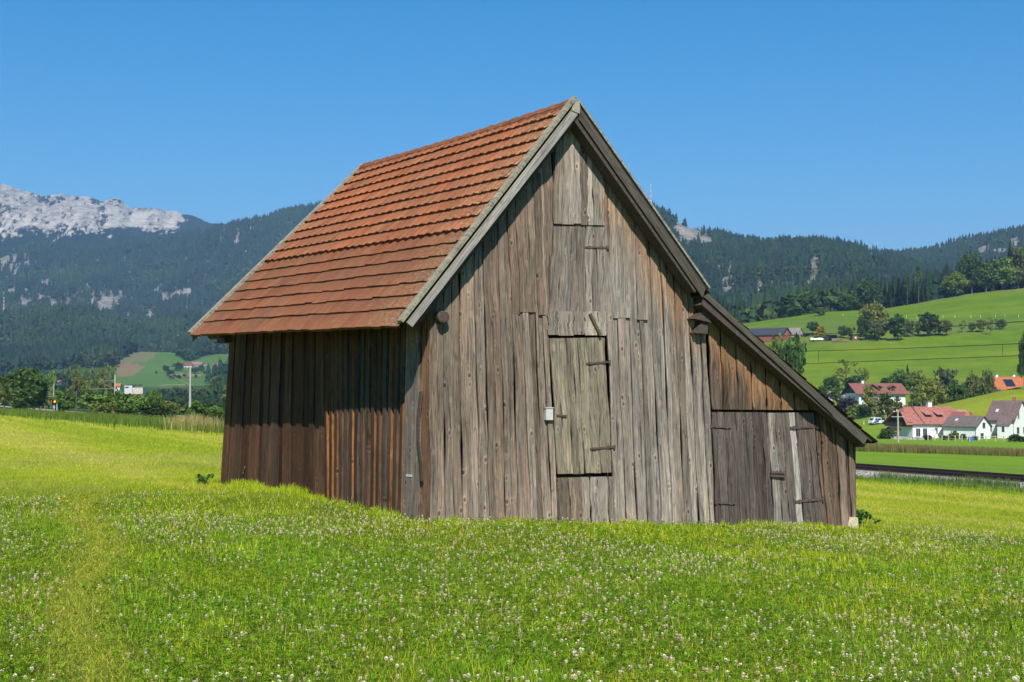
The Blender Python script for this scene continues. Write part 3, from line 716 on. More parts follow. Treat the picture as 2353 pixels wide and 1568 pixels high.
# corner stone
m = MB(); q = GAB.w(*GAB.px(1958, 1198), .0); rs = random.Random(4); P = []
for z, k in ((-.16, 1), (.075, .82)):
    for x, y in ((-.09, -.09), (.09, -.08), (.08, .09), (-.08, .08)): P.append((q[0] + x * k + rs.uniform(-.015, .015), q[1] + y * k, q[2] + z + rs.uniform(-.015, .015)))
m.hexa(P); m.build('corner_stone', M_STONE, barn, BO)

# ------------------------------------------------------------------ roof
def mat_tiles():
    t = NT('clay_tiles'); uv = t.uv(); tc, al = t.tone(); P = t.pos()
    n1 = t.noise(t.mapping(uv, (22, 1.1, 1)), 1.0, 6, .7, .2); n2 = t.noise(t.mapping(uv, (1.8, .8, 1)), 1.0, 6, .68); n3 = t.noise(uv, 24, 4, .7)
    f = t.math('ADD', t.math('MULTIPLY', n1, .6), t.math('MULTIPLY', n2, .5))
    c = t.mix(1.0, tc, t.ramp(f, [(.42, .38), (.51, .76), (.58, 1.1), (.68, 1.6)]), 'MULTIPLY')
    dirt = t.ramp(t.math('ADD', t.math('MULTIPLY', n2, .6), t.math('MULTIPLY', n1, .4)), [(.40, 0), (.56, 1)])
    ochre = t.ramp(t.noise(t.mapping(uv, (9, 2.2, 1)), 1.0, 6, .75), [(.52, 0), (.64, 1)])
    c = t.mix(t.math('MULTIPLY', dirt, .8), c, (.135, .072, .04, 1))
    c = t.mix(t.math('MULTIPLY', ochre, .5), c, (.33, .17, .065, 1))
    spk = t.ramp(t.noise(uv, 30, 3, .6), [(.60, 0), (.68, 1)])
    c = t.mix(t.math('MULTIPLY', spk, .45), c, (.07, .045, .03, 1))
    lich = t.math('MULTIPLY', t.ramp(n3, [(.50, 0), (.62, .85)]), al)
    c = t.mix(lich, c, t.mix(n2, (.36, .35, .25, 1), (.30, .27, .10, 1)))
    w = t.n('TexWave', wave_type='BANDS', bands_direction='X'); t.l(uv, w.inputs['Vector']); w.inputs['Scale'].default_value = 6.4; w.inputs['Distortion'].default_value = .3
    return t.finish(c, .8, t.bump(t.math('ADD', t.math('MULTIPLY', w.outputs['Fac'], .5), n1), .6, .012), .2)
M_TILE = mat_tiles(); M_EAVE = mat_plain('mossy_soffit', (.055, .05, .03), .9, .4, 12)
def bil(P00, P10, P01, P11, a, b): return P00 * (1 - a) * (1 - b) + P10 * a * (1 - b) + P01 * (1 - a) * b + P11 * a * b
def roof(name, E0, E1, R0, R1, ncourse, ntile, plain, flip=1, inset=.03, lich_a=.22, tint=(1, 1, 1)):
    """E0,E1 eave front/back, R0,R1 ridge front/back"""
    m = MB(); rg = random.Random(ncourse * 7 + ntile)
    N = np.cross(E1 - E0, R0 - E0); N = N / np.linalg.norm(N); N = N if N[2] > 0 else -N
    La = np.linalg.norm(E1 - E0); Lb = np.linalg.norm(R0 - E0)
    for k in range(ncourse):
        b0, b1 = k / ncourse - (.02 if k == 0 else 0), min(1.0, (k + 1.25) / ncourse)
        wavy = k >= plain
        ns = 8 if wavy else 2
        jit = [rg.uniform(-.004, .004) for _ in range(ntile + 2)]
        base = rg.uniform(.9, 1.08)
        for i in range(ntile):
            sl = rg.uniform(-.012, .012) / Lb * (1 if not wavy else .5); dz = rg.uniform(-.004, .006)
            r = rg.random()
            tn = (.43, .118, .045) if r < .5 else ((.38, .104, .042) if r < .75 else ((.46, .14, .056) if r < .92 else (.33, .10, .05)))
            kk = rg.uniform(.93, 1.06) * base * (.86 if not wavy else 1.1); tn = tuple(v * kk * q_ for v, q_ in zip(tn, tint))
            prof = []
            for j in range(ns + 1):
                x = j / ns; a = inset * .3 + (1 - inset * .6) * (i + x) / ntile
                if wavy: h = .012 + .030 * (max(0, math.cos((x - .08) * 2 * math.pi)) ** 2) + .012 * (max(0, math.cos((x - .52) * 2 * math.pi)) ** 3); bl_ = -.006 * math.cos((x - .08) * 2 * math.pi) / Lb * 3
                else: h = .008 + .005 * (x > .9); bl_ = 0
                prof.append((a, h, bl_))
            for j in range(ns):
                q = []
                for (a, h, o) in (prof[j], prof[j + 1]):
                    lo = bil(E0, E1, R0, R1, a, b0 + sl + o) + N * (h + (.04 if wavy else .03) + dz); hi = bil(E0, E1, R0, R1, a, b1) + N * (h * .6 + .002)
                    un = bil(E0, E1, R0, R1, a, b0 + sl + o) + N * (-.012)
                    q.append((lo, hi, un, a, h))
                def cl(a): 
                    e = max(0, 1 - a / lich_a) + .55 * max(0, 1 - (1 - a) / .05)
                    return tn + (min(1, e + .12),)
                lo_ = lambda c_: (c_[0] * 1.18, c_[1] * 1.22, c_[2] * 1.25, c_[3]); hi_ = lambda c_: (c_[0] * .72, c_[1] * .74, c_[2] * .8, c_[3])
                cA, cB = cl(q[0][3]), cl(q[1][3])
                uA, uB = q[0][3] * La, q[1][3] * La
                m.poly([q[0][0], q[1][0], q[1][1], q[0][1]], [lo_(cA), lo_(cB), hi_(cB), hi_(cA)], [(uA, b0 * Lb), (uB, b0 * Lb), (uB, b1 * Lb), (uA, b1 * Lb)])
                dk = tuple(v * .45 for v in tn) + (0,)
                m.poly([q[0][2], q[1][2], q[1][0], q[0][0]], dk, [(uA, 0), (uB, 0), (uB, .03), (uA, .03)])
    return m.build(name, M_TILE, barn, BO), N, La, Lb
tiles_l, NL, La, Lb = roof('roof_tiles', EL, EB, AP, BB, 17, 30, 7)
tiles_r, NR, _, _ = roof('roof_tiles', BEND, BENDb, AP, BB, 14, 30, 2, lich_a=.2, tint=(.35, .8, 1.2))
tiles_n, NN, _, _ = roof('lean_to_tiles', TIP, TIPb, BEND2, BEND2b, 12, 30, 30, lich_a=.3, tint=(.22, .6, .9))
def slab(name, quad, N, t0, t1, mat, col, parent=barn):
    m = MB(); lp = lambda p, q, t: p * (1 - t) + q * t
    for i in range(10):
        a, b = i / 10, (i + 1) / 10; s_ = [lp(quad[0], quad[1], a), lp(quad[0], quad[1], b), lp(quad[3], quad[2], b), lp(quad[3], quad[2], a)]
        m.hexa([p + N * t1 for p in s_] + [p + N * t0 for p in s_], col)
    return m.build(name, mat, parent, BO)
ins = .035
def inner(E0, E1, R0, R1, down=.0):
    return [bil(E0, E1, R0, R1, a, b) for a, b in ((.008, .012), (.992, .012), (.992, 1.0), (.008, 1.0))]
slab('soffit_boards', inner(EL, EB, AP, BB), NL, -.03, -.06, M_EAVE, (.1, .1, .04, 0))
slab('soffit_boards', inner(BEND, BENDb, AP, BB), NR, -.03, -.06, M_EAVE, (.1, .1, .04, 0))
slab('soffit_boards', inner(TIP, TIPb, BEND2, BEND2b), NN, -.03, -.06, M_EAVE, (.1, .1, .04, 0))
def verge_rafter(E0, E1, R0, R1, N, w=.2, t0=-.052, t1=-.185, b0=.03):
    La_ = np.linalg.norm(E1 - E0); q = [bil(E0, E1, R0, R1, a, b) for a, b in ((.05 / La_, b0), ((.05 + w) / La_, b0), ((.05 + w) / La_, .985), (.05 / La_, .985))]
    m = MB(); m.hexa([p + N * t1 for p in q] + [p + N * t0 for p in q], (.05, .042, .03, 0)); return m.build('verge_rafter', M_LOG, barn, BO)
verge_rafter(EL, EB, AP, BB, NL); verge_rafter(BEND, BENDb, AP, BB, NR); verge_rafter(TIP, TIPb, BEND2, BEND2b, NN, b0=.05)
# ridge tiles
m = MB(); nT = 19; dR = (BB - AP); Lr = np.linalg.norm(dR); dR /= Lr; rg = random.Random(3)
sd_ = np.cross(dR, Z3); sd_ /= np.linalg.norm(sd_)
for i in range(nT):
    a = .10 + (Lr - .14) * i / nT; b = a + (Lr - .14) / nT + .05
    sag = lambda q: -.035 * math.sin(math.pi * q / Lr)
    tn = rg.choice([(.36, .105, .045), (.31, .095, .045), (.39, .125, .055)]); ring = []
    for (q, r, up) in ((a, .105, .012), (a + .06, .115, .014), (b, .098, 0.0)):
        c_ = AP + dR * q + Z3 * (-.045 + up + sag(q))
        ring.append([c_ + sd_ * r * math.cos(t_) * 1.05 + Z3 * r * math.sin(t_) for t_ in np.linspace(-.25, math.pi + .25, 9)])
    for j in range(2):
        for k in range(8): m.poly([ring[j][k], ring[j][k + 1], ring[j + 1][k + 1], ring[j + 1][k]], tn + (.15,), [(k * .05, a), (k * .05 + .05, a), (k * .05 + .05, b), (k * .05, b)])
    m.poly(ring[0], tn + (0,)); 
m.build('ridge_tiles', M_TILE, barn, BO)
# bargeboards
def prism(name, pts, o0, o1, mat, col, label=None):
    m = MB(); A = [GAB.w(*GAB.px(x, y, D_OV), o0) for x, y in pts]; B = [GAB.w(*GAB.px(x, y, D_OV), o1) for x, y in pts]; n = len(pts)
    ux = np.linspace(0, 1, n)
    Lg = np.linalg.norm(A[1] - A[0])
    m.poly(B, col, [(0, 0), (0, Lg), (.15, Lg), (.15, 0)][:n] if n == 4 else None); m.poly(A[::-1], col)
    for i in range(n):
        j = (i + 1) % n; m.poly([A[i], A[j], B[j], B[i]], col, [(0, 0), (0, 1), (.03, 1), (.03, 0)])
    o = m.build(name, mat, barn, BO)
    if label: o['label'] = label
    return o
prism('bargeboard', [(934.5, 741), (1326, 236), (1328, 264), (947.5, 751.5)], D_OV - .035, D_OV, M_BARGE, (.30, .28, .25, 0), 'pale grey weathered bargeboard')
prism('bargeboard', [(1622, 661), (1333, 247), (1331, 274), (1615, 684)], D_OV - .035, D_OV, M_BARGE, (.085, .074, .058, 0), 'dark brown bargeboard')
prism('bargeboard', [(1920, 938), (1627, 675), (1620, 684), (1914, 953)], D_OV - .04, D_OV - .004, M_BARGE, (.09, .08, .062, 0), 'dark brown bargeboard')
prism('bargeboard', [(1996, 1006), (1912, 934), (1905, 947), (1988, 1022)], D_OV - .055, D_OV - .02, M_BARGE, (.10, .088, .07, 0), 'dark brown bargeboard')
def cap(name, P, Q, inward, N, w, col, mat=M_CAP, t0=.03, t1=.06):
    m = MB(); a = [P, Q, Q + inward * w, P + inward * w]; A = [p + N * t0 for p in a]; B = [p + N * t1 for p in a]
    L = np.linalg.norm(Q - P); m.hexa([A[0], A[1], A[2], A[3], B[0], B[1], B[2], B[3]], col, (1, 1)); return m.build(name, mat, barn, BO)
dn = (AP - EL) / np.linalg.norm(AP - EL)
cap('verge_cap', EL - dn * .04 + GAB.n * .015, AP + dn * .05 + GAB.n * .015, RH, NL, .125, (.27, .25, .19, 0), t0=.04, t1=.085)
dn2 = (AP - BEND) / np.linalg.norm(AP - BEND)
cap('verge_cap', BEND + GAB.n * .012, AP + GAB.n * .012, RH, NR, .15, (.25, .24, .2, 0))
dnb = (BB - EB) / np.linalg.norm(BB - EB)
cap('verge_cap', EB - dnb * .05 + RH * .02, BB + dnb * .06 + RH * .02, -RH, NL, .11, (.30, .28, .24, 0), t0=.02, t1=.075)
m = MB(); Pq = [EB, BB, BB - Z3 * .16, EB - Z3 * .16]; m.hexa([p for p in Pq] + [p + RH * .03 for p in Pq], (.2, .18, .15, 0)); m.build('bargeboard', M_BARGE, barn, BO)
m = MB(); Pq = [BENDb, BB, BB - Z3 * .18, BENDb - Z3 * .18]; m.hexa([p for p in Pq] + [p + RH * .03 for p in Pq], (.2, .18, .15, 0)); m.build('bargeboard', M_BARGE, barn, BO)
# finial at the crossing of the two front boards
prism('bargeboard_tip', [(1312, 254), (1316, 243), (1322, 235), (1331, 233), (1332, 247), (1331, 262)], D_OV + .002, D_OV + .014, M_CAP, (.33, .31, .26, 0))
# ------------------------------------------------------------------ meadow
M_GRASS = mat_foliage('grass_blades', .42, 1.3, .14, .35, .7, .05)
M_CLOVER = mat_foliage('clover_leaf', .3, 1.25, .15, 2.0, .65, .08)
M_PETAL = mat_tone('clover_petals', .7, .1, 40.0, .2)
BARN_POLY = [(p[0], p[1]) for p in (C0 - SID.n * -.02, PR, PRb, BKl)]
def in_barn(x, y, grow=0.0):
    cx = sum(p[0] for p in BARN_POLY) / 4; cy = sum(p[1] for p in BARN_POLY) / 4
    poly = [(cx + (p[0] - cx) * (1 + grow), cy + (p[1] - cy) * (1 + grow)) for p in BARN_POLY]
    return px_poly(np.asarray(x), np.asarray(y), poly)
MARG = 2.4
def scatter(n, y0, y1, umax, rg, umin=None):
    # even density over a strip a little wider than the view on both sides
    m_ = MARG if y1 < 31 else 0.0; n = int(n * (1 + 2 * m_ * (y1 - y0) / (umax * (y1 ** 2 - y0 ** 2))))
    g_ = np.linspace(y0, y1, 200); cdf = umax * (g_ ** 2 - y0 ** 2) / 2 + m_ * (g_ - y0); y = np.interp(rg.random(n) * cdf[-1], cdf, g_)
    x = (rg.random(n) * 2 - 1) * (umax * y + m_)
    k = ~in_barn(x, y); return x[k], y[k]
PAL = np.array([(.33, .49, .015), (.47, .59, .022), (.60, .61, .038), (.18, .31, .024), (.66, .54, .10), (.68, .50, .18)])
def blades(x, y, h, w, lean, rg, tones, seg3=True, zoff=-.01, tipt=None):
    n = len(x); z = ground(x, y) + zoff
    a = rg.random(n) * 2 * math.pi; la = rg.random(n) * 2 * math.pi
    wx, wy = np.cos(a) * w, np.sin(a) * w; lx, ly = np.cos(la) * lean * h, np.sin(la) * lean * h
    B = np.stack([x, y, z], -1)
    tip = B + np.stack([lx, ly, h * np.sqrt(np.clip(1 - np.minimum(lean, .95) ** 2, .08, 1))], -1)
    W = np.stack([wx, wy, np.zeros(n)], -1) * .5
    if not seg3:
        V = np.stack([B - W, B + W, tip], 1); Fi = np.arange(n * 3).reshape(n, 3)
        Cc = np.repeat(tones[:, None, :], 3, 1)
    else:
        mid = B * .45 + tip * .55; mid = mid - np.stack([lx, ly, np.zeros(n)], -1) * .22 + np.array([0, 0, 1]) * (h * .08)[:, None]
        V = np.stack([B - W, B + W, mid - W * .8, mid + W * .8, tip], 1)
        b = np.arange(n)[:, None] * 5
        Fi = np.concatenate([b + np.array([0, 1, 3]), b + np.array([0, 3, 2]), b + np.array([2, 3, 4])], 0)
        Cc = np.repeat(tones[:, None, :], 5, 1)
    if tipt is not None: Cc = Cc.copy(); Cc[:, -1] = tipt
    return V.reshape(-1, 3), Fi, np.concatenate([Cc.reshape(-1, 3), np.ones((V.shape[0] * V.shape[1], 1))], 1)
def pick_tones(n, rg, probs, jitter=.25):
    t = PAL[rg.choice(len(PAL), n, p=probs)]
    return t * (1 + (rg.random((n, 1)) - .5) * 2 * jitter) * (1 + (rg.random((n, 3)) - .5) * .12)
def join(parts):
    V, Fc, Cc = [], [], []; o = 0
    for v, f, c in parts: V.append(v); Fc.append(f + o); Cc.append(c); o += len(v)
    return np.concatenate(V), np.concatenate(Fc), np.concatenate(Cc)
def path_d(x, y): return np.abs(x - PATH_U * y + .12 * np.sin(y * .7))
def clover_mask(x, y): return sstep(.42, .60, .6 * fbm(x * .5, y * .34, 61, 4) + .4 * fbm(x * 1.9, y * 1.3, 62, 3) + .03)
def mow_edge(x, y): return sstep(19.5, 23, y - .18 * np.abs(x + 1) + 1.5 * (fbm(x * .4, y * .4, 63, 3) - .5))
rg = np.random.default_rng(21); parts = []
for (y0, y1, dens, um, w0) in ((5.6, 9.5, 1500, .43, .0042), (9.5, 14, 1000, .42, .0052), (14, 20, 620, .41, .0066), (20, 30, 300, .42, .009)):
    n = int((y1 ** 2 - y0 ** 2) * um * dens); x, y = scatter(n, y0, y1, um, rg)
    n = len(x); pd = path_d(x, y); onp = np.exp(-(pd / .26) ** 2) * (y < 24); me_ = mow_edge(x, y)
    patchy = fbm(x * .9, y * .7, 65, 4)
    h = (.045 + .07 * rg.random(n) ** 1.8) * (1 - .35 * clover_mask(x, y)) * (.75 + .7 * patchy) * (1 - .55 * onp) * (1 - .45 * me_)
    h = h * (1 + .5 * (rg.random(n) < .03))
    lean = .15 + .6 * rg.random(n) + .3 * onp
    pr = np.array([.25, .27, .25, .10, .08, .05])
    tn = pick_tones(n, rg, pr)
    dry = (rg.random(n) < onp * .6)[:, None]; tn = np.where(dry, np.array([.50, .43, .09]) * (.6 + .6 * rg.random((n, 1))), tn)
    yl = (me_ * .75)[:, None]; tn = tn * (1 - yl) + np.array([.37, .43, .024]) * (.75 + .5 * rg.random((n, 1))) * yl
    lush = sstep(.46, .62, fbm(x * .7, y * .55, 67, 4))[:, None] * .75; tn = tn * (1 - lush * np.array([.35, .12, .1]))
    parts.append(blades(x, y, h, np.full(n, w0) * (.7 + .7 * rg.random(n)), lean, rg, tn))
# thin seed stalks and a few broad leaves
n = 1500; x, y = scatter(n, 6.5, 21, .42, rg); n = len(x)
parts.append(blades(x, y, .12 + .16 * rg.random(n), .0032 + 0 * x, .1 + .4 * rg.random(n), rg, np.array([(.55, .50, .16)]) * (.6 + .7 * rg.random((n, 1)))))
n = 420; xb, yb = scatter(60, 6.5, 16, .42, rg); i_ = rg.integers(0, len(xb), n); x, y = xb[i_] + rg.normal(0, .05, n), yb[i_] + rg.normal(0, .05, n)
parts.append(blades(x, y, .09 + .09 * rg.random(n), .022 + .012 * rg.random(n), .6 + .35 * rg.random(n), rg, np.array([(.20, .36, .03)]) * (.7 + .6 * rg.random((n, 1)))))
# flattened short blades on the trodden path
n = 26000; y = 6 + 17 * rg.random(n) ** 1.25; x = PATH_U * y - .12 * np.sin(y * .7) + rg.normal(0, .2, n)
st_ = rg.random((n, 1)); tn = np.where(st_ < .4, np.array([.56, .50, .10]), np.where(st_ < .75, np.array([.40, .47, .03]), np.array([.30, .42, .02]))) * (.65 + .6 * rg.random((n, 1)))
parts.append(blades(x, y, .03 + .035 * rg.random(n), (.0045 + .0035 * y / 20) * (.7 + .7 * rg.random(n)), .5 + .42 * rg.random(n), rg, tn))
# long grass left standing along the walls
def along(P, Q, n, spread, rg):
    t = rg.random(n)[:, None]; d = (Q - P)[:2]; nn = np.array([d[1], -d[0]]) / np.linalg.norm(d)
    xy = P[:2] + d * t + nn * (np.abs(rg.normal(0, spread, n))[:, None] + .015); return xy[:, 0], xy[:, 1]
for P, Q, n, sp, hh in ((C0, PR, 6500, .14, .095), (BKl, C0, 7000, .2, .12), (PR, PRb, 1200, .25, .14)):
    x, y = along(P, Q, n, sp, rg); n = len(x)
    clump = sstep(.36, .62, fbm(x * 2.2, y * 2.2, 69, 3))
    h = hh * (.35 + .95 * rg.random(n) ** 1.4) * (.35 + .9 * clump)
    parts.append(blades(x, y, h, .006 * (.7 + .8 * rg.random(n)), .1 + .65 * rg.random(n), rg, pick_tones(n, rg, [.33, .3, .15, .12, .06, .04])))
V_, F_, C_ = join(parts); g1 = np_mesh('meadow_grass', V_, F_, M_GRASS, col=C_); tag(g1, kind='stuff', label='long green meadow grass in front of the barn', cat='grass')
# the mown field
parts = []
for (y0, y1, dens, w0, h0) in ((22, 34, 120, .016, .065), (34, 55, 42, .03, .07), (55, 90, 13, .055, .085), (90, 150, 3.0, .1, .11)):
    n = int((y1 ** 2 - y0 ** 2) * .43 * dens); x, y = scatter(n, y0, y1, .43, rg)
    s = track_s(x, y); k = s > 4; x, y, s = x[k], y[k], s[k]; n = len(x)
    st = fbm((s + 3 * fbm(x * .02, y * .02, 3, 2)) * .55, (x * .44 - y) * .012, 41, 4)
    tn = np.array([.355, .40, .026]) * (.75 + .5 * rg.random((n, 1))); 
    a = sstep(.46, .64, st)[:, None]; tn = tn * (1 - a * .6) + np.array([.50, .45, .09]) * a * .6
    b = sstep(.52, .36, st)[:, None]; tn = tn * (1 - b * .55) + np.array([.25, .34, .015]) * b * .55
    parts.append(blades(x, y, h0 * (.5 + rg.random(n)), w0 * (.6 + .8 * rg.random(n)), .2 + .6 * rg.random(n), rg, tn, seg3=False))
V_, F_, C_ = join(parts); g2 = np_mesh('field_grass', V_, F_, M_GRASS, col=C_); tag(g2, kind='stuff', label='short yellow green stubble grass of the mown field', cat='grass')
# clover leaves
parts = []
for (y0, y1, dens, r0) in ((5.6, 9.5, 1300, .0115), (9.5, 14, 700, .013), (14, 21, 320, .016)):
    n = int((y1 ** 2 - y0 ** 2) * .43 * dens); x, y = scatter(n, y0, y1, .43, rg)
    k = rg.random(len(x)) < (.22 + .78 * sstep(.36, .6, fbm(x * .6, y * .5, 68, 4))) * (1 - .9 * np.exp(-(path_d(x, y) / .3) ** 2)) * (1 - mow_edge(x, y)); x, y = x[k], y[k]; n = len(x)
    z = ground(x, y) + .02 + .065 * rg.random(n); a0 = rg.random(n) * 6.28; r = r0 * (.7 + .7 * rg.random(n))
    tl = (rg.random((n, 2)) - .5) * .9
    Q_ = []
    for k3 in range(3):
        a = a0 + k3 * 2.094
        for dr, da in ((.08, 0), (1.0, -.55), (1.45, 0), (1.0, .55)):
            dx = np.cos(a + da) * r * dr; dy = np.sin(a + da) * r * dr
            Q_.append(np.stack([x + dx, y + dy, z + dx * tl[:, 0] + dy * tl[:, 1] + .15 * r * (da != 0)], -1))
    Vq = np.stack(Q_, 1); tn = np.array([.17, .34, .016]) * (.35 + 1.15 * rg.random((n, 1)) ** 1.3); yl = (rg.random((n, 1)) < .06); tn = np.where(yl, [.4, .4, .04], tn)
    Cq = np.concatenate([np.repeat(tn[:, None], 12, 1), np.ones((n, 12, 1))], -1)
    parts.append((Vq.reshape(-1, 3), np.arange(n * 12).reshape(-1, 4), Cq.reshape(-1, 4)))
V_, F_, C_ = join(parts); g3 = np_mesh('clover_leaves', V_, F_, M_CLOVER, col=C_); tag(g3, kind='stuff', label='small round clover leaves carpeting the meadow', cat='clover')
# clover heads
def head_proto(petals, rgp, rad=.0125, fade=0.0):
    V, Fq, Cc = [], [], []
    def quad(a, b, c, d, col):
        i = len(V); V.extend([a, b, c, d]); Fq.append((i, i + 1, i + 2, i + 3)); Cc.extend([(*col, 1)] * 4)
    for i in range(petals):
        el = math.asin(-0.75 + 1.72 * (i + .5) / petals); az = i * 2.39996
        d = np.array([math.cos(el) * math.cos(az), math.cos(el) * math.sin(az), math.sin(el)]); s = np.cross(d, (0, 0, 1.0)); s = s / (np.linalg.norm(s) + 1e-6)
        u = np.cross(s, d); up = d[2]
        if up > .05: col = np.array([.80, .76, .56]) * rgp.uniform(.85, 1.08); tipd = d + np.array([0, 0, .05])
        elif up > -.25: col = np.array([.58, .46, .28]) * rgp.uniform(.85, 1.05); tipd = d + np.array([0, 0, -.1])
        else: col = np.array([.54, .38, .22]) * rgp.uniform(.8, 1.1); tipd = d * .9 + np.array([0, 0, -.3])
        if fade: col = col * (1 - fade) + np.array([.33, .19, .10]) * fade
        w = rad * .42 * (18 / petals) ** .5; c0 = d * rad * .35; c1 = tipd * rad * rgp.uniform(.9, 1.12)
        quad(c0 - s * w * .6, c0 + s * w * .6, c1 + s * w, c1 - s * w, col); 
    i = len(V); st = .004
    return np.array(V), np.array(Fq), np.array(Cc)
rp = random.Random(9)
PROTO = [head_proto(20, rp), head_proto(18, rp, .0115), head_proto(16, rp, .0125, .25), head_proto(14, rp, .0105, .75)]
def add_stem(P, L):
    V, Fq, Cc = P; V = V + np.array([0, 0, L]); i = len(V)
    S = np.array([(-.0012, 0, 0), (.0012, 0, 0), (.0010, 0, L), (-.0010, 0, L), (0, -.0012, 0), (0, .0012, 0), (0, .0010, L), (0, -.0010, L)])
    return np.concatenate([V, S]), np.concatenate([Fq, np.array([[0, 1, 2, 3], [4, 5, 6, 7]]) + i]), np.concatenate([Cc, np.tile([[.13, .2, .04, 1]], (8, 1))])
x, y = scatter(26000, 6.6, 25, .42, rg)
pr_ = (.07 + .93 * clover_mask(x, y)) * (1 - .97 * np.exp(-(path_d(x, y) / .36) ** 2)) * (1 - mow_edge(x, y)) * (1 - .6 * sstep(-.285, -.345, x / y) * 0)
pr_ *= np.interp(y, [6, 9, 13, 18, 25], [.58, .70, .78, .75, .5])
k = rg.random(len(x)) < pr_; x, y = x[k], y[k]
px_, py_ = project(np.stack([x, y, ground(x, y) + .1], -1)); inn = (px_ > 5) & (px_ < 2348) & (py_ < 1562)
o_ = np.argsort(np.where(inn, y, 99)); x, y = x[o_], y[o_]
z = ground(x, y); N_IND = 300
protoM = []
for i, P in enumerate(PROTO):
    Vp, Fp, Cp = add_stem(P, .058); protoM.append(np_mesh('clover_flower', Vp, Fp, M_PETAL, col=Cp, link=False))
for i in range(N_IND):
    j = rg.choice(4, p=[.40, .36, .18, .06]); o = link_mesh('clover_flower', protoM[j]); sc = rg.uniform(.75, 1.05)
    o.location = (x[i], y[i], z[i] - .005); o.scale = (sc, sc, sc * rg.uniform(.75, 1.25)); o.rotation_euler = (rg.normal(0, .15), rg.normal(0, .15), rg.random() * 6.28)
    tag(o, 'white clover flower head on a short stalk in the nearest strip of meadow', 'flower', 'clover flowers in the front of the meadow')
parts = []; xr, yr_, zr_ = x[N_IND:], y[N_IND:], z[N_IND:]
for j in range(4):
    Vp, Fp, Cp = add_stem(PROTO[j], .058); k = rg.choice(4, len(xr), p=[.40, .36, .18, .06]) == j; m_ = k.sum()
    sc = rg.uniform(.68, .98, m_) * (1 + .012 * np.clip(yr_[k] - 9, 0, 20)); a = rg.random(m_) * 6.28; ca, sa = np.cos(a), np.sin(a); hs = rg.uniform(.75, 1.3, m_)
    Vt = Vp[None] * sc[:, None, None]; Vt[..., 2] *= hs[:, None]
    X_ = Vt[..., 0] * ca[:, None] - Vt[..., 1] * sa[:, None] + xr[k][:, None]; Y_ = Vt[..., 0] * sa[:, None] + Vt[..., 1] * ca[:, None] + yr_[k][:, None]; Z_ = Vt[..., 2] + zr_[k][:, None]
    parts.append((np.stack([X_, Y_, Z_], -1).reshape(-1, 3), (Fp[None] + (np.arange(m_) * len(Vp))[:, None, None]).reshape(-1, 4), np.tile(Cp, (m_, 1))))
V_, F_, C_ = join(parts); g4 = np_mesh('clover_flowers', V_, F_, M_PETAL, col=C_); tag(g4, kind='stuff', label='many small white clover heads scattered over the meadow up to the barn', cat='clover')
# yellow hawkweed
m = MB(); M_YEL = mat_tone('yellow_petals', .6, .1, 30)
for i in range(9):
    a = i * .698; m.poly([(0, 0, .16), (.016 * math.cos(a - .3), .016 * math.sin(a - .3), .168), (.022 * math.cos(a), .022 * math.sin(a), .17), (.016 * math.cos(a + .3), .016 * math.sin(a + .3), .168)], (.80, .46, .01, 0))
m.tube([(0, 0, 0), (.004, 0, .09), (0, 0, .16)], .0018, 4, (.12, .2, .04, 0))
yf = m.build('yellow_flower', M_YEL)
for i, (cx, cy) in enumerate([(60, 35), (100, 35), (165, 30), (385, 112), (435, 118), (318, 140), (460, 143), (475, 165), (215, 203), (250, 200), (1500, 200), (1510, 215)]):
    q = hit(cx * .3, (1900 + .51 * cy) / 1.7); o = yf if i == 0 else copy_tree(yf)
    o.location = (q[0], q[1], q[2] - .05); o.rotation_euler = (rg.normal(0, .25) + .35, rg.normal(0, .25), rg.random() * 6)
    grp = 'yellow flowers among the clover'
    if cx < 1000: tag(o, 'small yellow flower among white clover beside the far end of the trodden path', 'flower', grp)
    else: tag(o, 'small yellow flower with its twin, away from the others right of the path', 'flower', grp)
# reeds and tall weeds
def belt(name, line, n, depth, h, w, tones, tips, label, seg3=True, lean=.25):
    rgb = np.random.default_rng(len(name) + n); L = np.array(line, float); seg = np.r_[0, np.cumsum(np.linalg.norm(np.diff(L[:, :2], axis=0), axis=1))]
    t = rgb.random(n) * seg[-1]; x = np.interp(t, seg, L[:, 0]) + rgb.normal(0, depth * .18, n); y = np.interp(t, seg, L[:, 1]) + rgb.random(n) * depth
    vis = .55 + .6 * fbm(x * .25, y * .25, 91, 3)
    hh = h * (.55 + .6 * rgb.random(n)) * vis * 1.2; tn = np.array(tones)[rgb.integers(0, len(tones), n)] * (.7 + .6 * rgb.random((n, 1)))
    tp = np.array(tips)[rgb.integers(0, len(tips), n)] * (.7 + .6 * rgb.random((n, 1)))
    V_, F_, C_ = blades(x, y, hh, w * (.6 + .8 * rgb.random(n)), lean * (.3 + rgb.random(n)), rgb, tn, seg3=seg3, zoff=-.05, tipt=np.concatenate([tp, np.ones((n, 1))], 1)[:, :3])
    o = np_mesh(name, V_, F_, M_GRASS, col=C_); tag(o, kind='stuff', label=label, cat='grass')
def line_px(pts): return [atY(px, py, Y) * np.array([1, 1, 0]) for px, py, Y in pts]
belt('reeds', line_px([(-140, 940, 178), (0, 953, 152), (150, 960, 134), (300, 970, 118), (420, 978, 108), (520, 985, 98), (640, 990, 92), (800, 990, 86)]), 30000, 18, .75, .05,
     [(.14, .235, .04), (.19, .28, .045), (.24, .28, .06), (.11, .19, .04)], [(.2, .28, .05), (.28, .28, .09), (.17, .25, .04)], 'band of tall green reeds between the mown field and the railway masts')
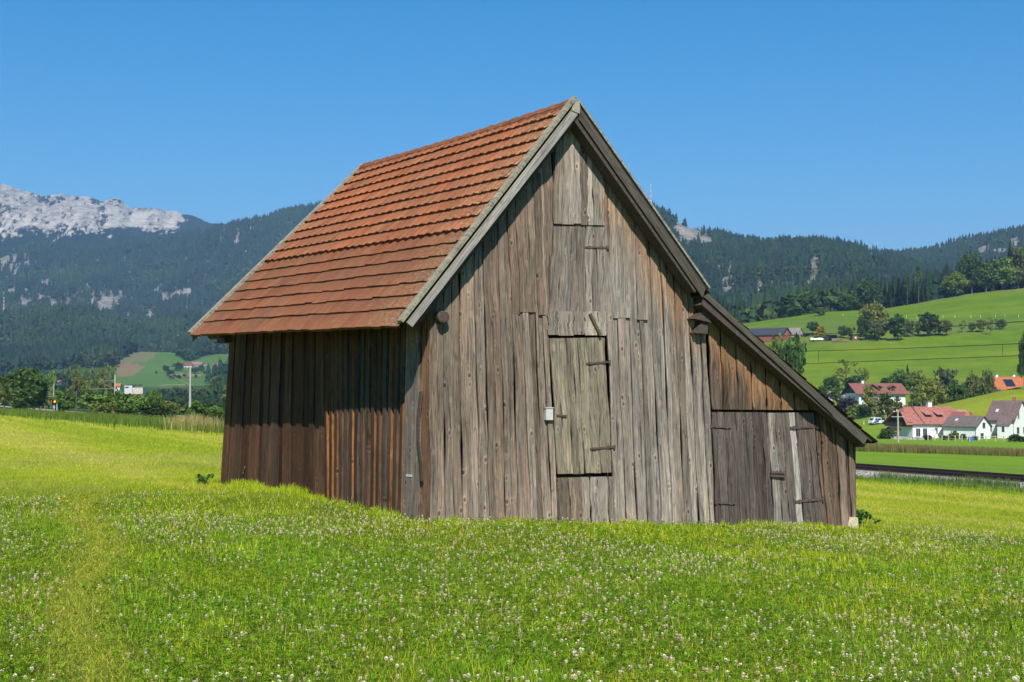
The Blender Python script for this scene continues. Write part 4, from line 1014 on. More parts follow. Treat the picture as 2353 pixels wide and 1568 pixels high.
belt('reeds', line_px([(400, 976, 104), (440, 982, 101), (470, 984, 99)]), 900, 4, 1.2, .05, [(.36, .29, .13), (.3, .26, .1)], [(.38, .31, .15)], 'dry straw coloured reeds at the edge of the mown field')
belt('tall_grass', [hit(x, yy)[:3] for x, yy in ((1900, 1036), (2010, 1039), (2150, 1043), (2260, 1047), (2420, 1052))], 22000, 9, .75, .04,
     [(.16, .2, .045), (.22, .17, .08), (.24, .16, .085), (.14, .19, .04)], [(.33, .2, .11), (.29, .19, .1), (.36, .26, .15), (.25, .2, .08)], 'strip of rust brown seeding grass in front of the pale houses', lean=.2)
def trk(s, y): return np.array([44.7 - .44 * y - 1.0925 * s, y, 0])
belt('trackside_weeds', [trk(4.1, 66), trk(4.3, 60), trk(4.2, 50), trk(4.2, 40)], 5200, 1.6, .26, .025, [(.13, .22, .04), (.17, .25, .045), (.24, .28, .07)], [(.12, .2, .05), (.2, .2, .08)], 'grass and weeds growing beside the rails')
belt('trackside_weeds', [trk(3.6, 57.8), trk(3.5, 55), trk(3.4, 51)], 1500, 1.2, .5, .03, [(.10, .19, .06), (.13, .22, .075), (.2, .25, .08)], [(.15, .24, .09), (.3, .28, .13)], 'taller blue green weeds partly hiding the rails')
# ------------------------------------------------------------------ trees
M_LEAF = mat_foliage('tree_leaves', .25, 1.2, .18, .8, .6, .25)
M_NEEDLE = mat_foliage('needles', .1, 1.0, .2, .5, .7, .15)
M_BARK = mat_plain('bark', (.13, .105, .08), .95, .4, 6, bump=.01)
TINT = dict(dark=(.05, .092, .022), green=(.08, .145, .025), mid=(.115, .19, .034), olive=(.135, .16, .038), lime=(.20, .265, .04), yellow=(.42, .32, .035), ygreen=(.185, .205, .035), greyg=(.115, .145, .062), purple=(.06, .05, .045), spruce=(.026, .055, .02), spruce2=(.036, .07, .026), larch=(.07, .10, .025))
def leaf_cloud(cent, rad, nleaf, size, rg, tint, flat=.75):
    """leaf cards spread through clumps; returns V,F,C"""
    nC = len(cent); n = nC * nleaf; ci = np.repeat(np.arange(nC), nleaf)
    d = rg.normal(size=(n, 3)); d /= np.linalg.norm(d, axis=1)[:, None]
    r = rg.random(n) ** .45
    P = cent[ci] + d * (r * rad[ci])[:, None] * np.array([1, 1, flat])
    nrm = d * .6 + rg.normal(size=(n, 3)) * .6 + np.array([0, 0, .45]); nrm /= np.linalg.norm(nrm, axis=1)[:, None]
    a = np.cross(nrm, rg.normal(size=(n, 3))); a /= np.linalg.norm(a, axis=1)[:, None]; b = np.cross(nrm, a)
    s = size * (.55 + .9 * rg.random(n))[:, None]
    V = np.stack([P - a * s, P - b * s * .62 + nrm * s * .1, P + a * s, P + b * s * .62 - nrm * s * .15], 1)
    ck = (.68 + .64 * rg.random(nC))[ci]; t = np.array(tint) * (ck * (.75 + .5 * rg.random(n)))[:, None]
    t[:, 0] *= 1 + .25 * (rg.random(n) - .4)
    Cc = np.concatenate([np.repeat(t[:, None], 4, 1), np.ones((n, 4, 1))], -1)
    return V.reshape(-1, 3), np.arange(n * 4).reshape(-1, 4), Cc.reshape(-1, 4)
SHAPE = dict(   # centre height, radius xy, radius z, clumps, leaves, clump radius, leaf size, trunk top, trunk radius
    round=(.57, .40, .41, 46, 30, .135, .034, .45, .032), broad=(.60, .44, .38, 56, 30, .13, .032, .42, .035), apple=(.60, .40, .36, 34, 28, .125, .036, .45, .028), oval=(.55, .38, .44, 42, 28, .13, .036, .4, .028),
    airy=(.60, .38, .40, 26, 20, .085, .026, .8, .022), bush=(.48, .42, .46, 36, 28, .17, .05, .3, .03), cone=(.50, .36, .48, 44, 28, .12, .036, .6, .026))
TREE_CACHE = {}
def tree_meshes(kind, tint, var):
    key = (kind, tint, var)
    if key in TREE_CACHE: return TREE_CACHE[key]
    rg = np.random.default_rng(abs(hash_s(kind + tint)) % 9999 + var * 31)
    col = TINT[tint]; tb = MB()
    if kind == 'spruce':
        V, Fq, Cc = [], [], []; k = 0
        nT = 17
        for i in range(nT):
            t = i / (nT - 1); z = .10 + .86 * t; R = (.5 * (1 - t) ** .85 + .015) * rg.uniform(.85, 1.12); nb = int(13 - 7 * t)
            for j in range(nb):
                a = 6.283 * j / nb + rg.uniform(-.3, .3) + i * .7; r = R * rg.uniform(.72, 1.1); w = R * .28 * rg.uniform(.8, 1.3) + .012; dr = rg.uniform(.03, .075)
                d = np.array([math.cos(a), math.sin(a), 0]); s_ = np.array([-math.sin(a), math.cos(a), 0])
                p0 = np.array([0, 0, z + .045]); p1 = d * r * .6 + np.array([0, 0, z]); p2 = d * r + np.array([0, 0, z - dr])
                V += [p0, p1 - s_ * w, p2, p1 + s_ * w, p1 + np.array([0, 0, -.03 - dr])]; Fq += [(k, k + 1, k + 2, k + 3), (k, k + 2, k + 4, k + 1)]
                Cc += [(*(np.array(col) * rg.uniform(.65, 1.4)), 1)] * 5; k += 5
        me = np_mesh('crown', np.array(V), np.array(Fq), M_NEEDLE, col=np.array(Cc), link=False)
        tb.tube([(0, 0, -.03), (0, 0, .5), (0, 0, .93)], [.022, .014, .004], 6)
    elif kind == 'pine':
        cent = []; rad = []
        for i in range(16):
            t = rg.random(); cent.append((rg.normal(0, .1 * (1.2 - t)), rg.normal(0, .1 * (1.2 - t)), .56 + .4 * t)); rad.append(.05 + .05 * (1 - t))
        me = np_mesh('crown', *leaf_cloud(np.array(cent), np.array(rad), 16, .03, rg, col, .6)[:2], M_NEEDLE, col=None, link=False) if False else None
        V, Fq, Cc = leaf_cloud(np.array(cent), np.array(rad), 18, .028, rg, col, .6); me = np_mesh('crown', V, Fq, M_NEEDLE, col=Cc, link=False)
        tb.tube([(0, 0, -.03), (.004, 0, .5), (0, 0, .95)], [.013, .010, .004], 6)
    else:
        zc, rx, rz, nC, nL, cr, ls, tt, tr = SHAPE[kind]
        d = rg.normal(size=(nC, 3)); d /= np.linalg.norm(d, axis=1)[:, None]; nC = int(nC * 1.35) if kind != 'airy' else nC; d = rg.normal(size=(nC, 3)); d /= np.linalg.norm(d, axis=1)[:, None]; r = .45 + .5 * rg.random(nC) ** .6
        lob = 1 + .26 * np.sin(3 * np.arctan2(d[:, 1], d[:, 0]) + var * 2) * (1 - d[:, 2] ** 2) + .16 * rg.normal(size=nC)
        cent = d * (r * lob)[:, None] * np.array([rx, rx, rz]) + np.array([0, 0, zc])
        if kind == 'cone': 
            cent[:, 2] = .1 + .86 * rg.random(nC) ** 1.3; k_ = (1.05 - cent[:, 2]) ** .8
            cent[:, :2] = d[:, :2] / np.linalg.norm(d[:, :2], axis=1)[:, None] * (rx * k_ * rg.random(nC) ** .5)[:, None]
        rad = cr * (.65 + .7 * rg.random(nC))
        V, Fq, Cc = leaf_cloud(cent, rad, int(nL * 1.5) if kind != 'airy' else nL, ls * 1.2, rg, col); q_ = np.percentile(np.abs(V[:, :2]), 96); fx = .5 / q_; fz = .99 / np.percentile(V[:, 2], 99.6); V = V * np.array([fx, fx, fz]); cent = cent * np.array([fx, fx, fz]); V[:, 2] = np.maximum(V[:, 2], .02 if kind == 'bush' else .1)
        me = np_mesh('crown', V, Fq, M_LEAF, col=Cc, link=False)
        tb.tube([(0, 0, -.04), (.01, .005, tt * .5), (0, .01, tt), (0, 0, min(.85, tt + .25))], [tr * 1.25, tr * .9, tr * .6, tr * .2], 7)
        for i in rg.choice(nC, min(nC, 11 if kind != 'bush' else 4), replace=False):
            z0 = tt * rg.uniform(.55, 1.0); mid = np.array([0, 0, z0]) * .45 + cent[i] * .55 + np.array([0, 0, -.02]); tb.tube([(0, 0, z0), mid, cent[i]], [tr * .5, tr * .3, tr * .1], 5, caps=False)
    tmp = tb.build('trunk', M_BARK); tm = tmp.data; bpy.data.objects.remove(tmp)
    TREE_CACHE[key] = (me, tm); return TREE_CACHE[key]
def hash_s(s):
    h = 7
    for c in s: h = (h * 131 + ord(c)) & 0x7fffffff
    return h
NAMES = dict(round='leafy_tree', broad='leafy_tree', apple='fruit_tree', oval='pear_tree', airy='airy_tree', bush='bush', cone='conical_tree', spruce='spruce', pine='tall_pine')
tree_n = [0]
def tree(kind, tint, cx, ytop, ybase, w, Y=None, label=None, group=None, name=None, ground_base=True):
    """cx, ytop, ybase, w in picture coordinates; Y None = stands where that base meets the ground"""
    p = hit(cx, ybase) if Y is None else atY(cx, ybase, Y)
    Yd = p[1]; zb = gz(p[0], p[1]); top = atY(cx, ytop, Yd)[2]; h = top - zb; wd_ = w / F * Yd
    tree_n[0] += 1; me, tm = tree_meshes(kind, tint, tree_n[0] % 3)
    wk = dict(spruce=1.0, pine=.42).get(kind, 1.0)
    r = thing(name or NAMES[kind], label, {'bush': 'bush'}.get(kind, 'tree'), (p[0], p[1], zb), random.uniform(0, 6.28), group)
    sx = wd_ / wk; r.scale = (sx, sx, h)
    link_mesh('crown', me, r); link_mesh('trunk', tm, r); return r
D4 = lambda x, y: (1823.5 + .2251 * x, 647 + .2251 * y)
def t4(kind, tint, x, yt, yb, w, label, Y=None, group=None, **k):
    a, b = D4(x, yt); c, d = D4(x, yb); return tree(kind, tint, a, b, d, w * .2251, Y, label, group, **k)
D3 = lambda x, y: (1470.6 + .375 * x, 411.8 + .375 * y)
def t3(kind, tint, x, yt, yb, w, label, Y=None, group=None, **k):
    a, b = D3(x, yt); c, d = D3(x, yb); return tree(kind, tint, a, b, d, w * .375, Y, label, group, **k)
D2 = lambda x, y: (.25 * x, 752.9 + .25 * y)
def t2(kind, tint, x, yt, yb, w, label, Y=None, group=None, **k):
    a, b = D2(x, yt); c, d = D2(x, yb); return tree(kind, tint, a, b, d, w * .25, Y, label, group, **k)
OR = 'orchard trees on the slope'
t4('apple', 'dark', 195, 410, 545, 115, 'dark round fruit tree behind the golden tree on the slope', group=OR)
t4('cone', 'yellow', 275, 452, 592, 112, 'small golden yellow tree beside the covered trailer', group=OR)
t4('apple', 'greyg', 490, 450, 580, 78, 'grey green fruit tree right beside the open wood shed', group=OR)
t4('apple', 'green', 562, 468, 588, 80, 'green fruit tree right of the grey green one by the wood pile', group=OR)
t4('broad', 'ygreen', 828, 220, 585, 262, 'tallest broad crowned yellow green tree in the middle of the orchard', group=OR)
t4('apple', 'dark', 715, 385, 605, 110, 'dark fruit tree in front of the small brown hut', group=OR)
t4('apple', 'greyg', 872, 395, 603, 210, 'spreading grey green fruit tree under the tallest tree', group=OR)
t4('oval', 'dark', 1065, 335, 605, 165, 'tall dark pear shaped tree right of the tallest orchard tree', group=OR)
t4('oval', 'greyg', 1192, 390, 568, 78, 'slim grey green tree between the two big orchard clumps', group=OR)
t4('oval', 'olive', 1272, 405, 548, 58, 'slimmest olive tree at the left of the right orchard clump', group=OR)
t4('round', 'dark', 1385, 320, 558, 185, 'big dark round tree of the right orchard clump', group=OR)
t4('apple', 'greyg', 1480, 405, 548, 130, 'grey green tree in the middle of the right orchard clump', group=OR)
t4('apple', 'olive', 1562, 392, 556, 128, 'olive tree with an open trunk at the right end of the clump', group=OR)
t4('airy', 'greyg', 1715, 400, 522, 78, 'thin leaning fruit tree standing alone right of the orchard clump', group=OR)
t4('apple', 'greyg', 1828, 420, 517, 68, 'small fruit tree, first of the loose row of four', group=OR)
t4('apple', 'olive', 1920, 390, 522, 104, 'widest olive fruit tree of the loose row of four', group=OR)
t4('airy', 'greyg', 2010, 370, 545, 92, 'tall airy fruit tree, third of the loose row of four', group=OR)
t4('apple', 'greyg', 2122, 385, 492, 98, 'fruit tree with a round shadow at the right end of the loose row', group=OR)
t4('bush', 'olive', 270, 262, 348, 100, 'lone clipped little tree on the brow of the green meadow')
HG = 'trees around the village houses'
t4('airy', 'ygreen', 540, 795, 1125, 240, 'tall half bare yellowish tree behind the grey metal roof', 585, HG)
t4('round', 'green', 395, 960, 1125, 170, 'dark tree left under the half bare yellowish tree', 575, HG)
t4('round', 'dark', 620, 955, 1130, 200, 'dark leafy tree right under the half bare yellowish tree', 580, HG)
t4('airy', 'olive', 720, 875, 1075, 100, 'sparse dead topped tree left of the big guest house roof', 590, HG)
t4('bush', 'mid', 430, 1075, 1130, 95, 'low round bush touching the grey metal roof', 560, HG)
t4('bush', 'green', 300, 1075, 1130, 110, 'dark bush at the left end of the grey metal roof', 562, HG)
t4('spruce', 'spruce2', 1165, 832, 1100, 105, 'pointed spruce rising behind the guest house roof', 590, HG)
t4('round', 'mid', 1085, 895, 1110, 180, 'leafy tree left of the pointed spruce behind the guest house', 580, HG)
t4('round', 'ygreen', 1255, 915, 1120, 150, 'yellowish tree right of the pointed spruce behind the guest house', 582, HG)
t4('round', 'green', 955, 980, 1090, 110, 'low tree peeping over the middle of the guest house roof', 600, HG)
t4('round', 'greyg', 1560, 885, 1180, 210, 'tall grey green tree behind the pink roofed house', 520, HG)
t4('round', 'green', 1330, 985, 1250, 150, 'dark tree beside the brown power pole', 525, HG)
t4('broad', 'ygreen', 1415, 985, 1310, 260, 'big yellow dotted tree behind the chimney of the pink roofed house', 470, HG)
t4('round', 'green', 1640, 1015, 1240, 190, 'round green tree at the foot of the knoll', 480, HG)
t4('round', 'olive', 1250, 1100, 1290, 130, 'olive tree between guest house and pink roofed house', 505, HG)
t4('broad', 'olive', 1835, 950, 1215, 215, 'broad olive tree on the brow of the knoll', 520, HG)
t4('round', 'olive', 1995, 912, 1150, 180, 'olive tree in front of the orange tiled house', 500, HG)
t4('round', 'green', 1730, 1060, 1215, 110, 'low dark tree left of the broad olive tree on the knoll', 510, HG)
t4('cone', 'ygreen', 765, 1072, 1335, 165, 'conical yellow green tree in front of the guest house', 500, HG)
t4('apple', 'olive', 965, 1135, 1446, 235, 'large apple tree with a bare trunk above the parked van', None, HG)
t4('bush', 'purple', 545, 1180, 1300, 175, 'purplish bush in front of the grey metal roof', 520, HG)
t4('bush', 'lime', 610, 1255, 1350, 155, 'bright green bush in front of the guest house', 500, HG)
t4('bush', 'dark', 720, 1268, 1340, 160, 'dark hedge bush at the corner of the guest house', 498, HG)
t4('bush', 'olive', 878, 1345, 1405, 80, 'small olive bush beside the apple tree trunk', None, HG)
t4('bush', 'mid', 1137, 1262, 1315, 55, 'small round bush at the white wall of the guest house', 512, HG)
t4('bush', 'green', 1188, 1250, 1312, 50, 'narrow bush at the right corner of the guest house', 515, HG)
tree('bush', 'dark', 2034, 985, 1009, 29, None, 'round clipped dark hedge beside the wooden playhouse')
tree('round', 'dark', 1817, 771, 845, 56, 330, 'dark leafy tree right behind the barn lean-to roof')
tree('round', 'mid', 1785, 772, 830, 44, 350, 'olive green tree in front of the brick gabled farm building')
t4('round', 'dark', 2350, 530, 850, 105, 'dark tree cut by the right edge of the picture', 420)
tree('bush', 'dark', 2333, 998, 1016, 26, None, 'rounded green bush in front of the dark roofed house', name='garden_bush')
tree('bush', 'green', 2352, 1003, 1016, 16, None, 'smaller bush at the right edge beside the dark roofed house', name='garden_bush')
tree('bush', 'purple', 2131, 1000, 1012, 18, None, 'pink flowering bush on the terrace of the pink roofed house', name='flowering_bush')
tree('bush', 'olive', 2172, 1001, 1014, 22, 347, 'olive garden shrub behind the satellite dish', name='garden_bush')
tree('bush', 'ygreen', 2192, 990, 1013, 17, 346, 'tall sunflower clump at the corner of the small white house', name='sunflower_clump')
tree('bush', 'green', 2213, 998, 1014, 13, 346, 'dark climbing shrub beside the sunflower clump', name='garden_bush')
tree('bush', 'green', 2240, 1002, 1014, 16, 346, 'low shrub along the shaded wall of the small white house', name='garden_bush')
# the wood edge above the meadow
WE = 'trees along the wood edge above the meadow'
t3('round', 'green', 1030, 678, 822, 125, 'big round tree standing out at the left end of the wood edge', 985, WE)
t3('bush', 'olive', 795, 785, 862, 125, 'olive bushy tree at the far left of the wood edge', 990, WE)
t3('bush', 'ygreen', 680, 838, 872, 60, 'small yellowish bush below the left end of the wood', 990, WE)
t3('round', 'dark', 1395, 612, 795, 125, 'tall dark leafy tree in the middle of the wood edge', 975, WE)
t3('round', 'green', 1300, 690, 800, 105, 'round green tree left of the tall dark leafy tree', 975, WE)
t3('round', 'lime', 1540, 668, 760, 55, 'small bright green tree among the dark spruces', 1000, WE)
t3('pine', 'larch', 1638, 575, 782, 60, 'shorter of the two bare trunked tall pines', 955, WE)
t3('pine', 'larch', 1708, 520, 768, 75, 'taller of the two bare trunked tall pines', 952, WE)
t3('round', 'lime', 1938, 572, 728, 128, 'bright yellow green tree in front of the dark wood', 945, WE)
t3('round', 'dark', 2035, 445, 705, 125, 'darkest tall oak right of the bright green tree', 960, WE)
t3('round', 'green', 2120, 520, 700, 115, 'leafy green tree right of the darkest oak', 955, WE)
t3('round', 'mid', 2220, 480, 700, 150, 'wide mid green tree near the right end of the wood edge', 955, WE)
t3('spruce', 'spruce2', 2270, 368, 690, 105, 'tallest spruce at the right end of the wood edge', 965, WE)
t3('round', 'olive', 2318, 415, 690, 110, 'olive tree right of the tallest spruce', 962, WE)
t3('spruce', 'spruce', 1965, 480, 720, 85, 'dark spruce behind the bright yellow green tree', 975, WE)
t3('spruce', 'spruce2', 2400, 380, 690, 120, 'spruce at the right edge of the picture above the meadow', 965, WE)
SPR = 'dark spruces in the wood edge'
rgs = random.Random(12)
for i in range(64):
    if i < 12: x = 825 + i * 13 + rgs.uniform(-4, 4); yt = 755 - .25 * (x - 825) + rgs.uniform(-12, 12); yb = 855 - .22 * (x - 825); Y = 1000
    elif i < 34: x = 1115 + (i - 12) * 17 + rgs.uniform(-7, 7); yt = np.interp(x, [1115, 1300, 1500], [668, 640, 600]) + rgs.uniform(-18, 25); yb = 800; Y = rgs.uniform(985, 1025)
    else: x = 1500 + (i - 34) * 29 + rgs.uniform(-12, 12); yt = np.interp(x, [1500, 1700, 1850, 2000, 2350], [600, 590, 580, 500, 440]) + rgs.uniform(-15, 35); yb = np.interp(x, [1500, 1700, 2000, 2350], [798, 770, 715, 690]); Y = rgs.uniform(962, 1000)
    t3('spruce', rgs.choice(['spruce', 'spruce2', 'spruce']), x, yt, yb, (yb - yt) * rgs.uniform(.3, .42), 'dark spruce standing in the wood edge on the brow of the meadow', Y, SPR)
# left: valley trees
VT = 'trees and bushes along the railway'
t2('broad', 'green', 245, 372, 745, 330, 'big dark round tree left of the railway signal', 330, VT)
t2('round', 'dark', 365, 470, 735, 130, 'dark tree adjoining the big round tree', 335, VT)
t2('round', 'mid', 470, 400, 700, 145, 'pale green tree behind the signal mast', 470, VT)
t2('round', 'olive', 40, 500, 730, 170, 'olive tree at the left edge of the picture', 360, VT)
t2('bush', 'green', 200, 560, 745, 230, 'mid green bush below the big round tree', 310, VT)
t2('bush', 'green', 580, 590, 740, 200, 'bush right behind the railway signal', 300, VT)
t2('airy', 'olive', 700, 345, 720, 165, 'tall airy tree with two bare stems', 285, VT)
t2('airy', 'mid', 780, 390, 700, 110, 'airy tree close to the tall two stemmed one', 290, VT)
t2('airy', 'olive', 850, 365, 640, 85, 'small topped airy tree in the middle of the three airy ones', 320, VT)
t2('airy', 'olive', 985, 335, 660, 180, 'broad airy tree directly left of a railway mast', 300, VT)
t2('bush', 'mid', 935, 590, 790, 290, 'wide green bush left of the second nearest mast', 235, VT)
t2('bush', 'green', 1130, 585, 800, 210, 'green bush at the foot of the second nearest mast', 225, VT)
t2('bush', 'mid', 1280, 620, 800, 190, 'yellow green bush between the two nearest masts', 222, VT)
t2('round', 'mid', 1415, 570, 800, 130, 'upright bush with a broad top between the masts', 220, VT)
t2('bush', 'dark', 1390, 690, 830, 290, 'low dark bush in front of the upright one', 190, VT)
t2('bush', 'olive', 960, 690, 810, 190, 'low reddish olive bush behind the reeds', 205, VT)
t2('bush', 'olive', 1560, 690, 830, 170, 'low olive bush left of the nearest mast', 200, VT)
t2('bush', 'green', 1820, 680, 890, 180, 'green bush right at the foot of the nearest mast', 175, VT)
t2('bush', 'mid', 1985, 720, 830, 130, 'small light bush near the barn wall', 240, VT)
t2('bush', 'green', 2090, 760, 840, 110, 'green bush half hidden by the barn wall', 240, VT)
# far woods that read as one mass
def proto_con(rg):
    V, Fq = [], []; k = 0
    for (z0, z1, r) in ((.08, .5, .24), (.34, .76, .18), (.6, 1.0, .11)):
        n = 5; a0 = rg.random() * 6
        V.append((0, 0, z1))
        for j in range(n): rr_ = r * rg.uniform(.75, 1.2); V.append((rr_ * math.cos(a0 + j * 6.283 / n), rr_ * math.sin(a0 + j * 6.283 / n), z0 + rg.uniform(-.05, .05)))
        for j in range(n): Fq.append((k, k + 1 + j, k + 1 + (j + 1) % n))
        k += n + 1
    return np.array(V), np.array(Fq)
def proto_dec(rg, n=26):
    c = rg.normal(size=(n, 3)); c /= np.linalg.norm(c, axis=1)[:, None]; c = c * np.array([.36, .36, .4]) * (.6 + .45 * rg.random((n, 1))) + np.array([0, 0, .56])
    nrm = rg.normal(size=(n, 3)) + (c - np.array([0, 0, .5])) * 3; nrm /= np.linalg.norm(nrm, axis=1)[:, None]; a = np.cross(nrm, rg.normal(size=(n, 3))); a /= np.linalg.norm(a, axis=1)[:, None]; b = np.cross(nrm, a)
    V = np.stack([c + a * .19, c - a * .1 + b * .17, c - a * .1 - b * .17], 1).reshape(-1, 3)
    return V, np.arange(n * 3).reshape(-1, 3)
def wood(name, P, h, label, pdec, seed, tc=((.013, .033, .013), (.018, .043, .016), (.016, .038, .022)), td=((.036, .068, .016), (.058, .085, .022), (.03, .058, .015)), wid=1.0):
    rg = np.random.default_rng(seed); n = len(P); parts = []; dec = rg.random(n) < pdec
    h = h * (.65 + .6 * rg.random(n)); h = np.where(dec, h * .72, h)
    for isd in (False, True):
        for v in range(4):
            pv, pf = (proto_dec if isd else proto_con)(rg); k = (dec == isd) & (rg.integers(0, 4, n) == v) if v >= 0 else None
            k = np.where((dec == isd) & (np.arange(n) % 4 == v))[0]
            if not len(k): continue
            hh = h[k][:, None, None]; a = rg.random(len(k)) * 6.28; ca, sa = np.cos(a)[:, None], np.sin(a)[:, None]; wk = wid * rg.uniform(.75, 1.25, len(k))[:, None] * (1.15 if isd else 1)
            X_ = (pv[None, :, 0] * ca - pv[None, :, 1] * sa) * wk * hh[..., 0]; Y_ = (pv[None, :, 0] * sa + pv[None, :, 1] * ca) * wk * hh[..., 0]; Z_ = pv[None, :, 2] * hh[..., 0]
            Vt = np.stack([X_ + P[k, 0][:, None], Y_ + P[k, 1][:, None], Z_ + P[k, 2][:, None] - .5], -1)
            pal = np.array(td if isd else tc); t = pal[rg.integers(0, len(pal), len(k))] * (.7 + .65 * rg.random((len(k), 1)))
            big = fbm(P[k, 0] / 130., P[k, 1] / 130., seed + 3, 3)[:, None]; vg = fbm(P[k, 0] / 60., P[k, 2] / 160. + P[k, 1] / 400., seed + 5, 3)[:, None]; t = t * (.42 + .7 * big + .55 * vg) * (1 + np.array([.5, .3, -.1]) * sstep(.52, .68, fbm(P[k, 0] / 90., P[k, 1] / 120. + 7, seed + 7, 3))[:, None])
            Cc = np.concatenate([np.repeat(t[:, None], len(pv), 1), np.ones((len(k), len(pv), 1))], -1)
            parts.append((Vt.reshape(-1, 3), (pf[None] + (np.arange(len(k)) * len(pv))[:, None, None]).reshape(-1, 3), Cc.reshape(-1, 4)))
    V_, F_, C_ = join(parts); o = np_mesh(name, V_, F_, M_NEEDLE, col=C_); return tag(o, label, 'forest', kind='stuff')
def forest_on(m, n, rocks, seed, keep_lo=.0, tmin=0.0, tmax=1.03):
    P = sample_mtn(m, n, tmax, seed, tmin); px, py = project(P); rgq = np.random.default_rng(seed + 1); hp = 20 * F / P[:, 1]
    r = np.max([np.maximum(patch(px, py - hp * k, rocks, seed % 50), patch(px, py - hp * k, GLADE, seed % 50 + 4) * .93) for k in (0, .4, .8)], 0); r = np.maximum(r, .6 * sstep(.61, .70, fbm(px * .15, py * .09, seed + 2, 3)))
    k = (rgq.random(len(P)) > r * .95) & (px > -250) & (px < 2860); return P[k]
wood('mountain_forest', forest_on(mtn_l, 56000, ROCKS_L, 107), 27., 'dense dark conifer forest covering the bluish mountain left of the barn', .22, 301)
wood('foothill_forest', forest_on(foot_l, 20000, [], 109), 24., 'darker forest on the lower foothill left of the barn', .35, 302, tc=((.016, .036, .010), (.022, .048, .013), (.02, .042, .015)))
wood('mountain_forest', forest_on(mtn_r, 44000, ROCKS_R, 115), 20., 'dense conifer forest covering the mountain right of the barn', .25, 303)
wood('ridge_forest', forest_on(mtn_back, 15000, ROCKS_R, 113), 21., 'forest on the farthest ridge at the right edge', .2, 304)
wood('ridge_forest', forest_on(mtn_far, 1500, [(1690, 551, 40, 8), (1745, 558, 22, 7)], 111), 22., 'forest on the pale rocky ridge behind the mast hill', .1, 305)
rgw = np.random.default_rng(8)
def poly_wood(name, n, poly, Y0, Y1, h, pdec, label, seed, wid=1.0, excl=None, tops=None):
    """trees standing on the ground whose feet fall inside a stretch of valley"""
    y = np.exp(rgw.uniform(math.log(Y0), math.log(Y1), n)); xs = [p[0] for p in poly]; u = (rgw.uniform(min(xs), max(xs), n) - CX) / F; x = u * y; z = ground(x, y)
    P = np.stack([x, y, z], -1); px, py = project(P); k = px_poly(px, py, poly)
    if tops is not None: k &= (py - h * F / y) > np.interp(px, [t_[0] for t_ in tops], [t_[1] for t_ in tops])
    if excl: 
        for e in excl: k &= ~px_poly(px, py, e)
    return wood(name, P[k], h, label, pdec, seed, wid=wid)
HILL = [(262, 872), (268, 832), (300, 813), (345, 799), (362, 807), (395, 806), (422, 832), (470, 818), (535, 805), (560, 858), (500, 868), (470, 880), (380, 888), (280, 884)]
poly_wood('valley_wood', 5200, [(-200, 940), (-200, 840), (262, 835), (262, 884), (380, 890), (480, 882), (560, 850), (700, 850), (700, 940)], 480, 2200, 15., .6, 'mixed wood on the valley floor behind the railway', 306, excl=[HILL], tops=[(-200, 838), (235, 850), (262, 893), (345, 896), (375, 882), (480, 878), (500, 858), (700, 850)])
poly_wood('valley_wood', 5000, [(-200, 880), (-200, 700), (700, 700), (700, 812), (540, 812), (470, 818), (430, 832), (395, 806), (362, 808), (345, 800), (300, 813), (268, 832), (258, 880)], 1900, 2420, 24., .3, 'wood edge behind the far meadow hill', 307)
poly_wood('valley_wood', 2600, [(255, 960), (255, 878), (380, 884), (480, 882), (560, 880), (700, 880), (700, 960)], 430, 1250, 7.5, .85, 'low leafy wood between railway and far meadow hill', 310, wid=1.3, tops=[(255, 896), (345, 898), (375, 888), (480, 884), (700, 880)])
poly_wood('valley_wood', 260, [(470, 880), (500, 862), (545, 850), (560, 850), (560, 886), (500, 890)], 1000, 2200, 20., .3, 'dark conifers below the far meadow hill', 308)
y = rgw.uniform(985, 1180, 3600); u = rgw.uniform(.10, .44, 3600); Pw = np.stack([u * y, y, ground(u * y, y)], -1)
wood('hill_wood', Pw, 24., 'dark spruce wood behind the wood edge above the meadow', .15, 309)
# nettles at the lean-to corner and other small plants
def leafy_plant(name, label, base, h, w, n, tint, seed):
    rg = np.random.default_rng(seed); c = np.stack([rg.normal(0, w * .3, n), rg.normal(0, w * .3, n), h * (.25 + .65 * rg.random(n))], -1)
    V, Fq, Cc = leaf_cloud(c, np.full(n, w * .22), 9, .032, rg, tint); r = thing(name, label, 'plant', base); me = np_mesh('leaves', V, Fq, M_LEAF, col=Cc, parent=r)
    tb = MB()
    for i in range(0, n, 3): tb.tube([(c[i, 0] * .4, c[i, 1] * .4, -.02), c[i]], [.005, .003], 4, (.12, .2, .05, 0), caps=False)
    tb.build('stems', mat_plain('stem', (.1, .16, .04), .8), r)
q = GAB.w(*GAB.px(1983, 1203), -.1); q[2] = gz(q[0], q[1]); leafy_plant('nettle_clump', 'leafy green nettle clump beside the pale corner stone of the lean-to', q, .30, .26, 34, (.06, .16, .02), 3)
q = SID.w(*SID.px(503, 1108, -.17), .1); q[2] = gz(q[0], q[1]); leafy_plant('weed_clump', 'low dark weeds at the far left foot of the barn wall', q, .2, .24, 20, (.055, .13, .02), 5)
